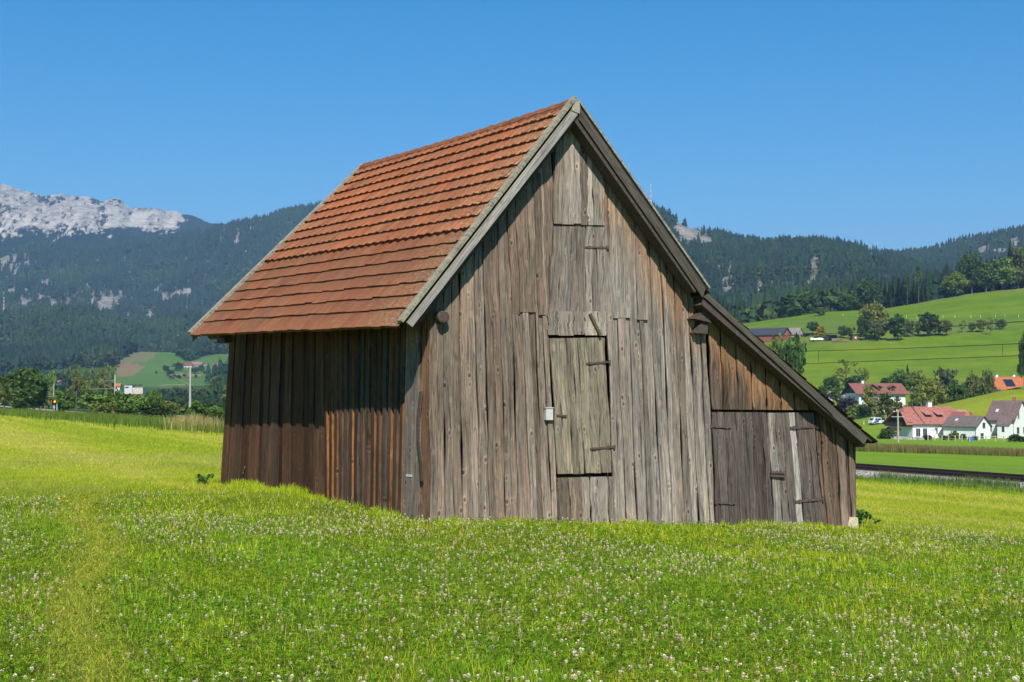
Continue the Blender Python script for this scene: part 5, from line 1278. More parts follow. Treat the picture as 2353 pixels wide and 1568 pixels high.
# ------------------------------------------------------------------ houses
W_WALL = mat_tone('plaster', .9, .06, .8, .15); W_ROOF = mat_tone('roof_covering', .85, .28, 1.6, .15, .03); W_WOODT = mat_tone('painted_timber', .8, .25, 3, .15)
M_GLASS = mat_plain('window_glass', (.03, .035, .045), .12, .1, 3, .6); M_BRICK = mat_tone('brickwork', .9, .25, 6, .1)
def loc_box(m, x0, x1, y0, y1, z0, z1, col): m.box(((x0 + x1) / 2, (y0 + y1) / 2, (z0 + z1) / 2), (x1 - x0, y1 - y0, z1 - z0), (*col, 0))
def gable_roof(L, W, hw, hr, oh, og, th, col, hipl=0.0, hipr=0.0, ocol=None):
    """roof slabs over a block L x W centred on the origin, ridge along x"""
    m = MB(); s = hr / (W / 2); ze = hw - oh * s; ye = W / 2 + oh; xl, xr = -L / 2 - og, L / 2 + og; zr = hw + hr
    hl = hipl * hr; hrr = hipr * hr; n = math.hypot(1, s); tz = th * n
    for sy in (-1, 1):
        # points of one slope: eave l, eave r, (hip corner r), ridge r, ridge l, (hip corner l)
        pts = [(xl, sy * ye, ze), (xr, sy * ye, ze)]
        if hrr: pts += [(xr, sy * hrr / s, zr - hrr), (xr - hrr * .9, 0, zr)]
        else: pts += [(xr, 0, zr)]
        if hl: pts += [(xl + hl * .9, 0, zr), (xl, sy * hl / s, zr - hl)]
        else: pts += [(xl, 0, zr)]
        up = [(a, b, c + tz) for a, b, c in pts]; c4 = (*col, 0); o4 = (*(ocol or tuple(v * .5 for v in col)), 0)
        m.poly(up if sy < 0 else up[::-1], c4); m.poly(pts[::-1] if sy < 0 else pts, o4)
        k = len(pts)
        for i in range(k):
            j = (i + 1) % k
            if pts[i][1] == 0 and pts[j][1] == 0: continue
            m.poly([pts[i], pts[j], up[j], up[i]], o4)
    for x, h, sg in ((xl, hl, 1), (xr, hrr, -1)):
        if h: m.poly([(x, -h / s, zr - h + tz), (x, h / s, zr - h + tz), (x + sg * h * .9, 0, zr + tz)][::-sg], (*col, 0)); m.poly([(x, -h / s, zr - h), (x, h / s, zr - h), (x + sg * h * .9, 0, zr)], (*(ocol or col), 0))
    return m
def gable_walls(L, W, hw, hr, col, hipl=0.0, hipr=0.0, base=-1.5, gcol=None):
    m = MB(); x, y = L / 2, W / 2; c = (*col, 0); s = hr / (W / 2)
    m.poly([(-x, -y, base), (x, -y, base), (x, -y, hw), (-x, -y, hw)], c); m.poly([(x, y, base), (-x, y, base), (-x, y, hw), (x, y, hw)], c)
    for sx, hp in ((1, hipr), (-1, hipl)):
        g = (*(gcol or col), 0) if sx < 0 else c
        top = [(sx * x, y, hw), (sx * x, hp * hr / s, hw + hr * (1 - hp)), (sx * x, -hp * hr / s, hw + hr * (1 - hp)), (sx * x, -y, hw)] if hp else [(sx * x, y, hw), (sx * x, 0, hw + hr), (sx * x, -y, hw)]
        p = [(sx * x, -y, base), (sx * x, y, base)]; p0 = p + [(sx * x, y, hw), (sx * x, -y, hw)]
        m.poly(p0 if sx > 0 else p0[::-1], c); m.poly(top[::-1] if sx > 0 else top, g)
    return m
def window(parent, face, a, z, w, h, L, W, frame=(.5, .48, .45), name='window', muntin=True, deep=.06):
    """face f(-y) b r(+x) l(-x); a along the face, z bottom"""
    f = MB(); g = MB(); t = .09
    def P(u, v, o):
        if face == 'f': return (u, -W / 2 - o, v)
        if face == 'b': return (-u, W / 2 + o, v)
        if face == 'r': return (L / 2 + o, u, v)
        return (-L / 2 - o, -u, v)
    def bar(u0, u1, v0, v1, o0, o1, col, mm):
        mm.hexa([P(u0, v0, o0), P(u1, v0, o0), P(u1, v1, o0), P(u0, v1, o0), P(u0, v0, o1), P(u1, v0, o1), P(u1, v1, o1), P(u0, v1, o1)], (*col, 0))
    bar(a - w / 2, a + w / 2, z, z + t, .01, deep, frame, f); bar(a - w / 2, a + w / 2, z + h - t, z + h, .01, deep, frame, f)
    bar(a - w / 2, a - w / 2 + t, z + t, z + h - t, .01, deep, frame, f); bar(a + w / 2 - t, a + w / 2, z + t, z + h - t, .01, deep, frame, f)
    if muntin: bar(a - .03, a + .03, z + t, z + h - t, .01, deep * .8, frame, f)
    bar(a - w / 2 - .06, a + w / 2 + .06, z - .06, z - .003, .01, deep + .08, (.45, .44, .42), f)
    fo = f.build(name, W_WOODT, parent); bar(a - w / 2 + t, a + w / 2 - t, z + t, z + h - t, .01, .025, (1, 1, 1), g); g.build('pane', M_GLASS, fo); return fo
def chimney(roofo, x, y, z0, z1, w, col, capcol=(.4, .4, .4)):
    m = MB(); loc_box(m, x - w / 2, x + w / 2, y - w / 2, y + w / 2, z0, z1, col)
    for dx in (-1, 1): loc_box(m, x + dx * w * .4 - .05, x + dx * w * .4 + .05, y - w * .4, y + w * .4, z1, z1 + .22, capcol)
    loc_box(m, x - w * .65, x + w * .65, y - w * .65, y + w * .65, z1 + .22, z1 + .32, capcol); return m.build('chimney', W_WALL, roofo)
def skylight(roofo, L, W, hw, hr, x, t, w, h, col=(.55, .55, .55)):
    s = hr / (W / 2); m = MB(); n = math.hypot(1, s); P = lambda u, k, o: (u, -W / 2 * (1 - k) - o * s / n, hw + hr * k + o / n)
    k2 = t + h / math.hypot(W / 2, hr)
    m.hexa([P(x - w / 2, t, .1), P(x + w / 2, t, .1), P(x + w / 2, k2, .1), P(x - w / 2, k2, .1), P(x - w / 2, t, .3), P(x + w / 2, t, .3), P(x + w / 2, k2, .3), P(x - w / 2, k2, .3)], (*col, 0)); return m.build('skylight', W_WOODT, roofo)
def place(name, label, cat, px, py, Y, ax, ay, rz, group=None):
    """root so that local point (ax, ay) stands under the picture point at distance Y"""
    p = atY(px, py, Y); r = math.radians(rz); ca, sa = math.cos(r), math.sin(r)
    return thing(name, label, cat, (p[0] - ax * ca + ay * sa, p[1] - ax * sa - ay * ca, p[2]), r, group)
HOUSES = 'houses of the village'
def gutter(h, L, W, hw, hr, oh, og=.3):
    s = hr / (W / 2); z = hw - oh * s + .02; y = -W / 2 - oh - .07; m = MB(); c = (.16, .10, .08, 0)
    m.tube([(-L / 2 - og, y, z), (L / 2 + og, y, z)], .075, 6, c); m.tube([(L / 2 - .25, y, z), (L / 2 - .25, -W / 2 - .08, z - .5), (L / 2 - .25, -W / 2 - .08, -.6)], .05, 6, c); m.build('gutter', W_WOODT, h)
# small white house: gable to the right front
L, W, hw, hr = 9.2, 6.8, 3.75, 2.35
h = place('house', 'small white house with a brown grey gable roof and red chimney', 'house', 2244, 1014.5, 349, L / 2, -W / 2, -48, HOUSES)
gable_walls(L, W, hw, hr, (.80, .80, .78)).build('wall', W_WALL, h)
rf = gable_roof(L, W, hw, hr, .45, .4, .16, (.155, .125, .115)).build('roof', W_ROOF, h)
chimney(rf, 1.2, .2, 5.4, 7.0, .6, (.42, .14, .08)); skylight(rf, L, W, hw, hr, -1.9, .45, .7, 1.0)
gutter(h, L, W, hw, hr, .45)
window(h, 'r', .2, 3.3, 1.25, 1.35, L, W, (.13, .09, .06)); window(h, 'r', -.75, .75, 1.5, 1.25, L, W, (.13, .09, .06)); window(h, 'f', -.7, .5, 1.0, 1.5, L, W, (.1, .08, .06)); window(h, 'f', 1.2, .9, .9, .9, L, W, (.1, .08, .06)); window(h, 'f', -2.7, .5, .7, 1.3, L, W, (.1, .08, .06))
# pink roofed house
L, W, hw, hr = 15.5, 11.0, 3.5, 4.1
h = place('house', 'large house with faded pink red half hipped roof and white chimney', 'house', 2097.5, 1005.5, 356, -L / 2, -W / 2, 16, HOUSES)
gable_walls(L, W, hw, hr, (.80, .80, .79), .32, .32, gcol=(.11, .075, .055)).build('wall', W_WALL, h)
PK = (.34, .135, .105)
rf = gable_roof(L, W, hw, hr, .5, .35, .18, PK, .32, .32, ocol=(.1, .06, .045)).build('roof', W_ROOF, h)
chimney(rf, .8, 0.4, 6.9, 8.9, 1.15, (.75, .74, .72), (.35, .37, .4))
m = MB(); m.beam((-4.6, -W / 2 - .45, hw - .12), (-4.6, -.1, hw + hr + .3), .28, .1, (.07, .07, .075, 0)); m.build('roof_joint', W_WOODT, rf)
# shed dormers
for x in (-1.9, 1.4):
    m = MB(); loc_box(m, x - .75, x + .75, -3.6, -.9, 4.5, 5.9, (.13, .1, .09)); d = m.build('dormer', W_WOODT, rf)
    m = MB(); m.hexa([(x - 1.05, -4.1, 5.72), (x + 1.05, -4.1, 5.72), (x + 1.05, -.7, 6.9), (x - 1.05, -.7, 6.9), (x - 1.05, -4.1, 5.88), (x + 1.05, -4.1, 5.88), (x + 1.05, -.7, 7.06), (x - 1.05, -.7, 7.06)], (.40, .18, .14, 0)); m.build('dormer_roof', W_ROOF, d)
    m = MB(); loc_box(m, x - .45, x + .45, -3.66, -3.602, 4.85, 5.6, (1, 1, 1)); m.build('pane', M_GLASS, d)
# left gable: roof brought forward over a dark balcony
m = MB(); xg = -L / 2
loc_box(m, xg - 1.5, xg - .003, -W / 2, W / 2, 2.75, 2.95, (.06, .042, .032)); loc_box(m, xg - 1.5, xg - 1.42, -W / 2, W / 2, 2.95, 3.85, (.07, .05, .036)); loc_box(m, xg - 1.42, xg, -W / 2 - .0, -W / 2 + .08, 2.95, 3.85, (.06, .045, .035)); m.build('balcony', W_WOODT, h)
m = MB(); s = hr / (W / 2); hp = .32 * hr
for sy in (-1, 1):
    pts = [(xg - 2.1, sy * (W / 2 + .5), hw - .5 * s), (xg - .36, sy * (W / 2 + .5), hw - .5 * s), (xg - .36, sy * hp / s, hw + hr - hp), (xg - 1.2, sy * hp / s, hw + hr - hp)]
    m.hexa([(a, b, c + .01) for a, b, c in pts] + [(a, b, c + .22) for a, b, c in pts], (*PK, 0))
pts = [(xg - 1.2, -hp / s, hw + hr - hp), (xg - .36, -hp / s, hw + hr - hp), (xg - .36, hp / s, hw + hr - hp), (xg - 1.2, hp / s, hw + hr - hp)]
m.hexa(pts + [(a, b, c + .2) for a, b, c in pts], (*PK, 0)); m.build('roof_overhang', W_ROOF, rf)
gutter(h, L, W, hw, hr, .5)
for x in (-6.2, -4.2): window(h, 'f', x, .15, 1.35, 2.2, L, W, (.55, .52, .48), name='terrace_door')
window(h, 'f', -.9, .95, .85, 1.5, L, W, (.45, .42, .38)); window(h, 'f', 3.3, .9, 1.3, 1.4, L, W, (.2, .15, .1))
# front wing with its own gable to the right front
m = MB(); 
Lw, Ww = 6.0, 7.2
def wing(P): return P
x0 = 6.1; yw = -W / 2 - 3.0
m = MB(); c = (.80, .80, .78, 0); zr_ = 6.3; hp = 1.1; sw = (zr_ - 3.3) / (Ww / 2)
a0, a1 = x0 - Ww / 2 + .3, x0 + Ww / 2 - .3
loc_box(m, a0 + 3.4, a1, yw, -W / 2 + .5, -1.5, 3.3, (.80, .80, .78)); loc_box(m, a0, a1, yw, -W / 2 + .5, 2.9, 3.45, (.80, .80, .78))
m.poly([(a0, yw, 3.45), (a1, yw, 3.45), (x0 + hp / sw * .9, yw, zr_ - hp), (x0 - hp / sw * .9, yw, zr_ - hp)], c)
wg = m.build('front_wing', W_WALL, h)
m = MB(); yf, yb_ = yw - .7, -1.2
for sx in (-1, 1):
    pts = [(x0 + sx * (Ww / 2 + .45), yf, 3.3 - .45 * sw), (x0 + sx * hp / sw, yf, zr_ - hp), (x0, yf + hp, zr_), (x0, yb_, zr_), (x0 + sx * (Ww / 2 + .45), yb_ - 2.2, 3.3 - .45 * sw)]
    up = [(a, b, c_ + .2) for a, b, c_ in pts]; m.poly(up if sx > 0 else up[::-1], (*PK, 0)); m.poly(pts, (.1, .06, .05, 0))
    for i in range(5): j = (i + 1) % 5; m.poly([pts[i], pts[j], up[j], up[i]], (.13, .08, .06, 0))
m.poly([(x0 - hp / sw, yf, zr_ - hp + .2), (x0 + hp / sw, yf, zr_ - hp + .2), (x0, yf + hp, zr_ + .2)], (*PK, 0)); m.build('wing_roof', W_ROOF, rf)
m = MB(); m.tube([(a0 + .3, yw + .25, -1), (a0 + .3, yw + .25, 2.95)], .24, 10, (.55, .52, .47, 0)); m.build('porch_column', W_WALL, h)
m = MB(); loc_box(m, -L / 2 - 2.2, -L / 2 + 5.2, -W / 2 - 2.6, -W / 2 - .02, -.6, -.05, (.5, .47, .42)); m.build('terrace', W_WALL, h)
# lower annexe at the back right
m = gable_roof(5.5, 7.0, 4.6, 2.2, .3, .2, .16, (.40, .20, .165)); 
m.v = [(a + 10.4, b + 3.0, c_) for a, b, c_ in m.v]; m.build('annexe_roof', W_ROOF, h)
m = gable_walls(5.5, 7.0, 4.6, 2.2, (.78, .78, .77)); m.v = [(a + 10.4, b + 3.0, c_) for a, b, c_ in m.v]; m.build('annexe_wall', W_WALL, h)
# brown roofed house at the edge
L, W, hw, hr = 7.4, 9.6, 5.1, 4.7
h = place('house', 'big white house with steep brown roof cut by the right picture edge', 'house', 2331.5, 1011.5, 354, L / 2, -W / 2, -42, HOUSES)
gable_walls(L, W, hw, hr, (.80, .80, .79)).build('wall', W_WALL, h)
rf = gable_roof(L, W, hw, hr, .4, .35, .18, (.165, .115, .105)).build('roof', W_ROOF, h)
chimney(rf, 1.6, .4, 9.0, 10.7, .75, (.42, .14, .08)); skylight(rf, L, W, hw, hr, -1.6, .38, .7, 1.1)
gutter(h, L, W, hw, hr, .4)
window(h, 'r', -2.2, 5.4, 1.1, 2.0, L, W, (.5, .46, .4)); window(h, 'r', -2.6, 1.6, 1.5, 1.6, L, W, (.2, .15, .1)); window(h, 'r', 1.5, 1.6, 1.5, 1.6, L, W, (.2, .15, .1))
window(h, 'f', -2.6, 2.2, .8, 1.5, L, W, (.2, .15, .1)); window(h, 'f', -.6, 2.4, .7, 1.5, L, W, (.2, .15, .1))
m = MB(); m.hexa([(-.3, -W / 2 - 2.2, 3.7), (3.4, -W / 2 - 2.2, 3.7), (3.4, -W / 2 + .9, 6.1), (-.3, -W / 2 + .9, 6.1), (-.3, -W / 2 - 2.2, 3.9), (3.4, -W / 2 - 2.2, 3.9), (3.4, -W / 2 + .9, 6.3), (-.3, -W / 2 + .9, 6.3)], (.175, .125, .115, 0)); m.build('porch_roof', W_ROOF, h)
m = MB(); loc_box(m, 0, 3.2, -W / 2 - 1.9, -W / 2 + .01, -1.5, 3.72, (.76, .76, .75)); m.build('porch_wall', W_WALL, h)
m = MB(); loc_box(m, 1.2, 1.9, -W / 2 - 1.93, -W / 2 - 1.903, 2.0, 3.4, (1, 1, 1)); m.build('window', M_GLASS, h)
m = MB(); loc_box(m, -1.6, .2, -W / 2 - 1.4, -W / 2 - .02, -1.2, 1.5, (.12, .07, .05)); m.build('cellar_porch', W_WOODT, h)
# guest house
L, W, hw, hr = 19.0, 12.0, 6.9, 3.6
h = place('guest_house', 'three storey white guest house with red roof, dormers and flower balconies', 'house', 1974, 946, 525, -L / 2, -W / 2, 12, HOUSES)
gable_walls(L, W, hw, hr, (.80, .80, .79), gcol=(.10, .065, .05)).build('wall', W_WALL, h)
RD = (.235, .10, .075)
rf = gable_roof(L, W, hw, hr, 1.0, 1.5, .2, RD, ocol=(.07, .045, .035)).build('roof', W_ROOF, h)
chimney(rf, -5.0, .3, 10.0, 11.6, .95, (.75, .74, .72))
def cross_dormer(x, w, yfr, zb, zr_):
    m = MB(); s = hr / (W / 2)
    loc_box(m, x - w / 2 + .25, x + w / 2 - .25, yfr, yfr + 3.2, zb - 1.2, zb + .1, (.19, .105, .05)); d = m.build('dormer', W_WOODT, rf)
    m = MB(); yb2 = -W / 2 + (zr_ - hw) / s + .2
    for sx in (-1, 1):
        pts = [(x + sx * w / 2, yfr - .6, zb), (x, yfr - .6, zr_), (x, max(yb2, yfr + 1), zr_), (x + sx * w / 2, max(-W / 2 + (zb - hw) / s, yfr + .5), zb)]; up = [(a, b, c_ + .16) for a, b, c_ in pts]
        m.poly(up if sx > 0 else up[::-1], (*RD, 0)); m.poly(pts, (.08, .05, .04, 0))
        for i in range(4): j = (i + 1) % 4; m.poly([pts[i], pts[j], up[j], up[i]], (.1, .06, .045, 0))
    m.poly([(x - w / 2 + .25, yfr + .01, zb), (x + w / 2 - .25, yfr + .01, zb), (x, yfr + .01, zr_ - .15)], (.11, .07, .045, 0)); m.build('dormer_roof', W_ROOF, d)
    m = MB(); loc_box(m, x - .45, x + .45, yfr - .05, yfr - .005, zb - 1.0, zb - .05, (1, 1, 1)); m.build('pane', M_GLASS, d); return d
cross_dormer(-4.4, 4.6, -6.6, 8.6, 10.2); cross_dormer(-.9, 2.5, -5.2, 8.9, 9.7); cross_dormer(4.8, 2.7, -5.0, 8.9, 9.75)
skylight(rf, L, W, hw, hr, 1.4, .6, .7, .9, (.12, .14, .18)); skylight(rf, L, W, hw, hr, 2.5, .6, .7, .9, (.12, .14, .18))
M_FLOW = mat_tone('geraniums', .8, .4, 9, .1)
for z in (7.25, 4.55, 1.85):
    m = MB(); loc_box(m, -6.2, -2.6, -W / 2 - 1.4, -W / 2 - .02, z - .55, z - .4, (.16, .09, .05)); loc_box(m, -6.2, -2.6, -W / 2 - 1.4, -W / 2 - 1.32, z - .4, z + .35, (.20, .10, .05)); b = m.build('balcony', W_WOODT, h)
    m = MB(); r_ = random.Random(int(z * 9))
    for i in range(26): x = -6.2 + 3.6 * r_.random(); loc_box(m, x - .14, x + .14, -W / 2 - 1.62, -W / 2 - 1.4, z + .15 + .25 * r_.random(), z + .45 + .25 * r_.random(), r_.choice([(.55, .08, .07), (.6, .14, .12), (.1, .2, .05)]))
    loc_box(m, -6.2, -2.6, -W / 2 - 1.6, -W / 2 - 1.42, z + .05, z + .3, (.1, .2, .05))
    m.build('flower_box', M_FLOW, b)
m = MB(); 
for x in (-6.1, -2.7): m.tube([(x, -W / 2 - 1.3, -1.0), (x, -W / 2 - 1.3, 8.0)], .12, 6, (.16, .1, .06, 0))
m.build('balcony_posts', W_WOODT, h)
for z in (4.4, 1.3):
    for x in (6.1, 2.2, -.8, -7.9): window(h, 'f', x, z, 1.5, 1.4, L, W, (.55, .55, .5))
window(h, 'l', 2.0, 4.2, 1.2, 1.5, L, W, (.3, .25, .2)); window(h, 'l', -2.0, 4.2, 1.2, 1.5, L, W, (.3, .25, .2)); window(h, 'f', -4.4, .3, 1.4, 1.8, L, W, (.2, .14, .1))
# grey metal barn
L, W, hw, hr = 16.5, 11.0, 3.6, 3.9
h = place('farm_building', 'low farm building with a long pale grey metal roof', 'building', 1972, 943, 560, L / 2, -W / 2, 6, HOUSES)
gable_walls(L, W, hw, hr, (.10, .075, .065)).build('wall', W_WOODT, h)
rf = gable_roof(L, W, hw, hr, .6, .4, .12, (.36, .36, .37)).build('roof', W_ROOF, h)
s = hr / (W / 2)
for x in (-2.6, 3.0):
    m = MB(); P = lambda u, k: (u, -W / 2 * (1 - k) - .11, hw + hr * k + .24)
    for (u0, k0, u1, k1) in ((x - 1.7, .42, x + .5, .6), (x - .3, .18, x + 2.2, .42)): m.poly([P(u0, k0), P(u1, k0), P(u1 - .5, k1), P(u0 - .5, k1)], (.11, .11, .12, 0))  # flat dark slanted patches laid over the metal roof
    m.build('dark_patch', W_WOODT, rf)
# orange roofed house with solar panels
L, W, hw, hr = 20, 11, 3.6, 4.6
h = place('house', 'house with bright orange tiled roof and solar panels behind the knoll', 'house', 2292, 917, 525, -L / 2, -W / 2, 6, HOUSES)
gable_walls(L, W, hw, hr, (.80, .80, .79), 0, 0).build('wall', W_WALL, h)
OG = (.43, .145, .06)
rf = gable_roof(L, W, hw, hr, .5, .5, .18, OG, .0, 0).build('roof', W_ROOF, h)
chimney(rf, -7.6, .2, 7.8, 9.1, .9, (.78, .77, .75)); chimney(rf, -.6, .6, 7.8, 9.1, .9, (.78, .77, .75))
pan = MB(); s = hr / (W / 2); n_ = math.hypot(1, s); P = lambda u, k: (u, -W / 2 * (1 - k) - .34 * s / n_, hw + hr * k + .34 / n_)
M_SOLAR = mat_plain('solar_glass', (.02, .03, .06), .15, .2, 4, .6)
for i in range(4):
    for j in range(2):
        u0 = -5.9 + i * .95; k0 = .2 + j * .3; m = MB(); q = [P(u0, k0), P(u0 + .86, k0), P(u0 + .86, k0 + .28), P(u0, k0 + .28)]
        m.hexa([(a, b + .03, c_ - .05) for a, b, c_ in q] + q, (1, 1, 1, 0)); m.build('solar_panel', M_SOLAR, rf)
m = gable_roof(8, 6, 3.4, 3.2, .4, .4, .16, OG); ca, sa = 0, 1
m.v = [(-b - 12.5, a + .5, c_) for a, b, c_ in m.v]; m.build('side_roof', W_ROOF, h)
m = gable_walls(8, 6, 3.4, 3.2, (.8, .8, .79)); m.v = [(-b - 12.5, a + .5, c_) for a, b, c_ in m.v]; m.build('side_wall', W_WALL, h)
window(h, 'f', -7.0, 1.4, 1.2, 1.3, L, W); window(h, 'f', -4.0, 1.4, 1.2, 1.3, L, W)
# brick gabled farm up the slope
q = hit(1799, 785); L, W, hw, hr = 22, 11.5, 4.2, 3.8
h = place('farm_building', 'farm building with dark slate roof and red brick gable on the slope', 'building', 1797, 786, q[1], L / 2, -W / 2, -38, HOUSES)
gable_walls(L, W, hw, hr, (.30, .10, .06)).build('wall', M_BRICK, h); rf = gable_roof(L, W, hw, hr, .6, .6, .2, (.055, .06, .075)).build('roof', W_ROOF, h)
m = gable_roof(8, 7, 4.6, 3.5, .4, .4, .16, (.25, .23, .21)); m.v = [(a + 11, b + 9, c_) for a, b, c_ in m.v]; m.build('annexe_roof', W_ROOF, h)
m = gable_walls(8, 7, 4.6, 3.5, (.4, .37, .34)); m.v = [(a + 11, b + 9, c_) for a, b, c_ in m.v]; m.build('annexe_wall', W_WALL, h)
window(h, 'r', 0, 3.8, 1.3, 1.5, L, W, (.5, .45, .4)); m = MB(); loc_box(m, L / 2 + .005, L / 2 + .05, 1.5, 4, 0, 2.6, (.72, .7, .68)); m.build('door', W_WOODT, h)
# sheds in the orchard
def shed(px, py, w, d, hh, rz, label, wc, rc, name='wooden_shed', openf=True):
    q = hit(px, py); k = q[1] / F; w_, h_ = w * k, hh * k
    r = thing(name, label, 'shed', (q[0], q[1], gz(q[0], q[1])), math.radians(rz)); m = MB()
    if openf:
        loc_box(m, -w_ / 2, w_ / 2, d - .15, d, -.8, h_ * .8, wc); loc_box(m, -w_ / 2, -w_ / 2 + .15, 0, d - .15, -.8, h_ * .8, wc); loc_box(m, w_ / 2 - .15, w_ / 2, 0, d - .15, -.8, h_ * .8, wc); loc_box(m, -w_ * .1, w_ / 2 - .15, 0, .12, -.8, h_ * .45, tuple(v * 1.3 for v in wc))
    else: loc_box(m, -w_ / 2, w_ / 2, 0, d, -.8, h_ * .82, wc)
    m.build('wall', W_WOODT, r); m = MB(); o = .4
    m.hexa([(-w_ / 2 - o, -o, h_ * .95), (w_ / 2 + o, -o, h_ * .95), (w_ / 2 + o, d + o, h_ * .78), (-w_ / 2 - o, d + o, h_ * .78), (-w_ / 2 - o, -o, h_ * .95 + .18), (w_ / 2 + o, -o, h_ * .95 + .18), (w_ / 2 + o, d + o, h_ * .78 + .18), (-w_ / 2 - o, d + o, h_ * .78 + .18)], (*rc, 0)); m.build('roof', W_ROOF, r)
    if not openf: m = MB(); loc_box(m, -.1 * w_, .22 * w_, -.05, -.003, h_ * .3, h_ * .62, (.6, .58, .55)); m.build('window', W_WOODT, r)
    return r
x, y = D4(400, 612); shed(x, y, 24, 4, 16, 8, 'open fronted grey wood shed beside the wood pile', (.16, .13, .11), (.17, .16, .15))
x, y = D4(630, 604); shed(x, y, 14, 3.5, 14, 8, 'small closed brown hut with a pale window in the orchard', (.15, .085, .055), (.09, .07, .06), openf=False)
x, y = D4(168, 562); shed(x, y, 21, 5, 7, 4, 'low dark shelter under the dark round fruit tree', (.07, .055, .045), (.06, .05, .045))
x, y = D4(485, 620); q = hit(x, y); r_ = random.Random(5); m = MB()
for i in range(60):
    a = r_.uniform(-4.6, 4.6); zz = r_.uniform(0, 1.7) * (1 - (a / 5) ** 2); b = r_.uniform(-.6, .6); ln = r_.uniform(.6, 1.4); t_ = r_.uniform(-.3, .3)
    m.tube([(a - ln * t_, b - ln / 2, zz), (a + ln * t_, b + ln / 2, zz + r_.uniform(-.1, .1))], r_.uniform(.16, .28), 6, (*r_.choice([(.30, .17, .10), (.24, .15, .1), (.36, .22, .13), (.2, .14, .11)]), 0))
o = m.build('wood_pile', W_WOODT); o.location = q; tag(o, 'heap of reddish brown firewood logs beside the open shed', 'wood pile')
x, y = D4(235, 612); q = hit(x, y); r = thing('covered_trailer', 'farm trailer under a white tarpaulin on the slope', 'trailer', q, math.radians(5)); m = MB()
for i in range(6):
    a0, a1 = -3.6 + i * 1.2, -3.6 + (i + 1) * 1.2; z0, z1 = [1.2 + .5 * math.sin(k * 1.7 + 1) * .4 + .6 for k in (i, i + 1)]
    m.hexa([(a0, -1, .8), (a1, -1, .8), (a1, 1, .8), (a0, 1, .8), (a0, -.7, z0), (a1, -.7, z1), (a1, .7, z1), (a0, .7, z0)], (.78, .78, .77, 0))
m.build('tarpaulin', W_WALL, r); m = MB(); loc_box(m, -3.8, 4.2, -.95, .95, .55, .78, (.1, .09, .08)); m.build('bed', W_WOODT, r)
for sx in (-2, 1.6):
    m = MB(); m.tube([(sx, -1.1, .45), (sx, -.85, .45)], .45, 12, (.03, .03, .03, 0)); m.build('wheel', W_WOODT, r)
x, y = D4(1010, 640); q = hit(x, y); r = thing('bench', 'pale wooden bench on the meadow below the orchard', 'bench', q, 0.1); m = MB(); loc_box(m, -1.4, 1.4, -.25, .25, .5, .62, (.45, .38, .28)); m.build('seat', W_WOODT, r)
for sx in (-1.1, 1.1): m = MB(); loc_box(m, sx - .08, sx + .08, -.2, .2, -.3, .5, (.4, .34, .26)); m.build('leg', W_WOODT, r)
# wooden playhouse beside the hedge
q = hit(2053, 1007.5); k = q[1] / F; r = thing('playhouse', 'small brown wooden playhouse on stilts with dark roof beside the round hedge', 'playhouse', q, math.radians(14)); B_ = (.14, .07, .04)
m = MB(); loc_box(m, -1.0, 1.0, -.9, .9, 1.1, 2.3, (.08, .05, .035)); m.build('cabin', W_WOODT, r)
m = MB(); 
for a, b in ((-1, -1), (1, -1), (1, 1), (-1, 1)): m.tube([(a * 1.15, b, -.5), (a * .95, b * .85, 1.1)], .07, 5, (*B_, 0))
loc_box(m, -1.2, 1.2, -1.7, .9, 1.0, 1.098, B_); m.build('stilts', W_WOODT, r)
m = MB()
for xx in np.linspace(-1.15, 1.15, 7): loc_box(m, xx - .06, xx + .06, -1.7, -1.64, 1.1, 1.75, (.2, .09, .04))
loc_box(m, -1.2, 1.2, -1.72, -1.62, 1.752, 1.84, (.2, .09, .04)); m.build('railing', W_WOODT, r)
m = gable_roof(2.6, 2.4, 2.2, .75, .25, .2, .08, (.035, .033, .035)); m.build('roof', W_ROOF, r)
m = MB(); 
for i in range(14): xx = random.uniform(-.9, .6); loc_box(m, xx - .09, xx + .09, -1.9, -1.72, 1.6 + random.random() * .2, 1.85 + random.random() * .15, random.choice([(.5, .4, .03), (.1, .22, .04)]))
m.build('flower_box', M_FLOW, r)
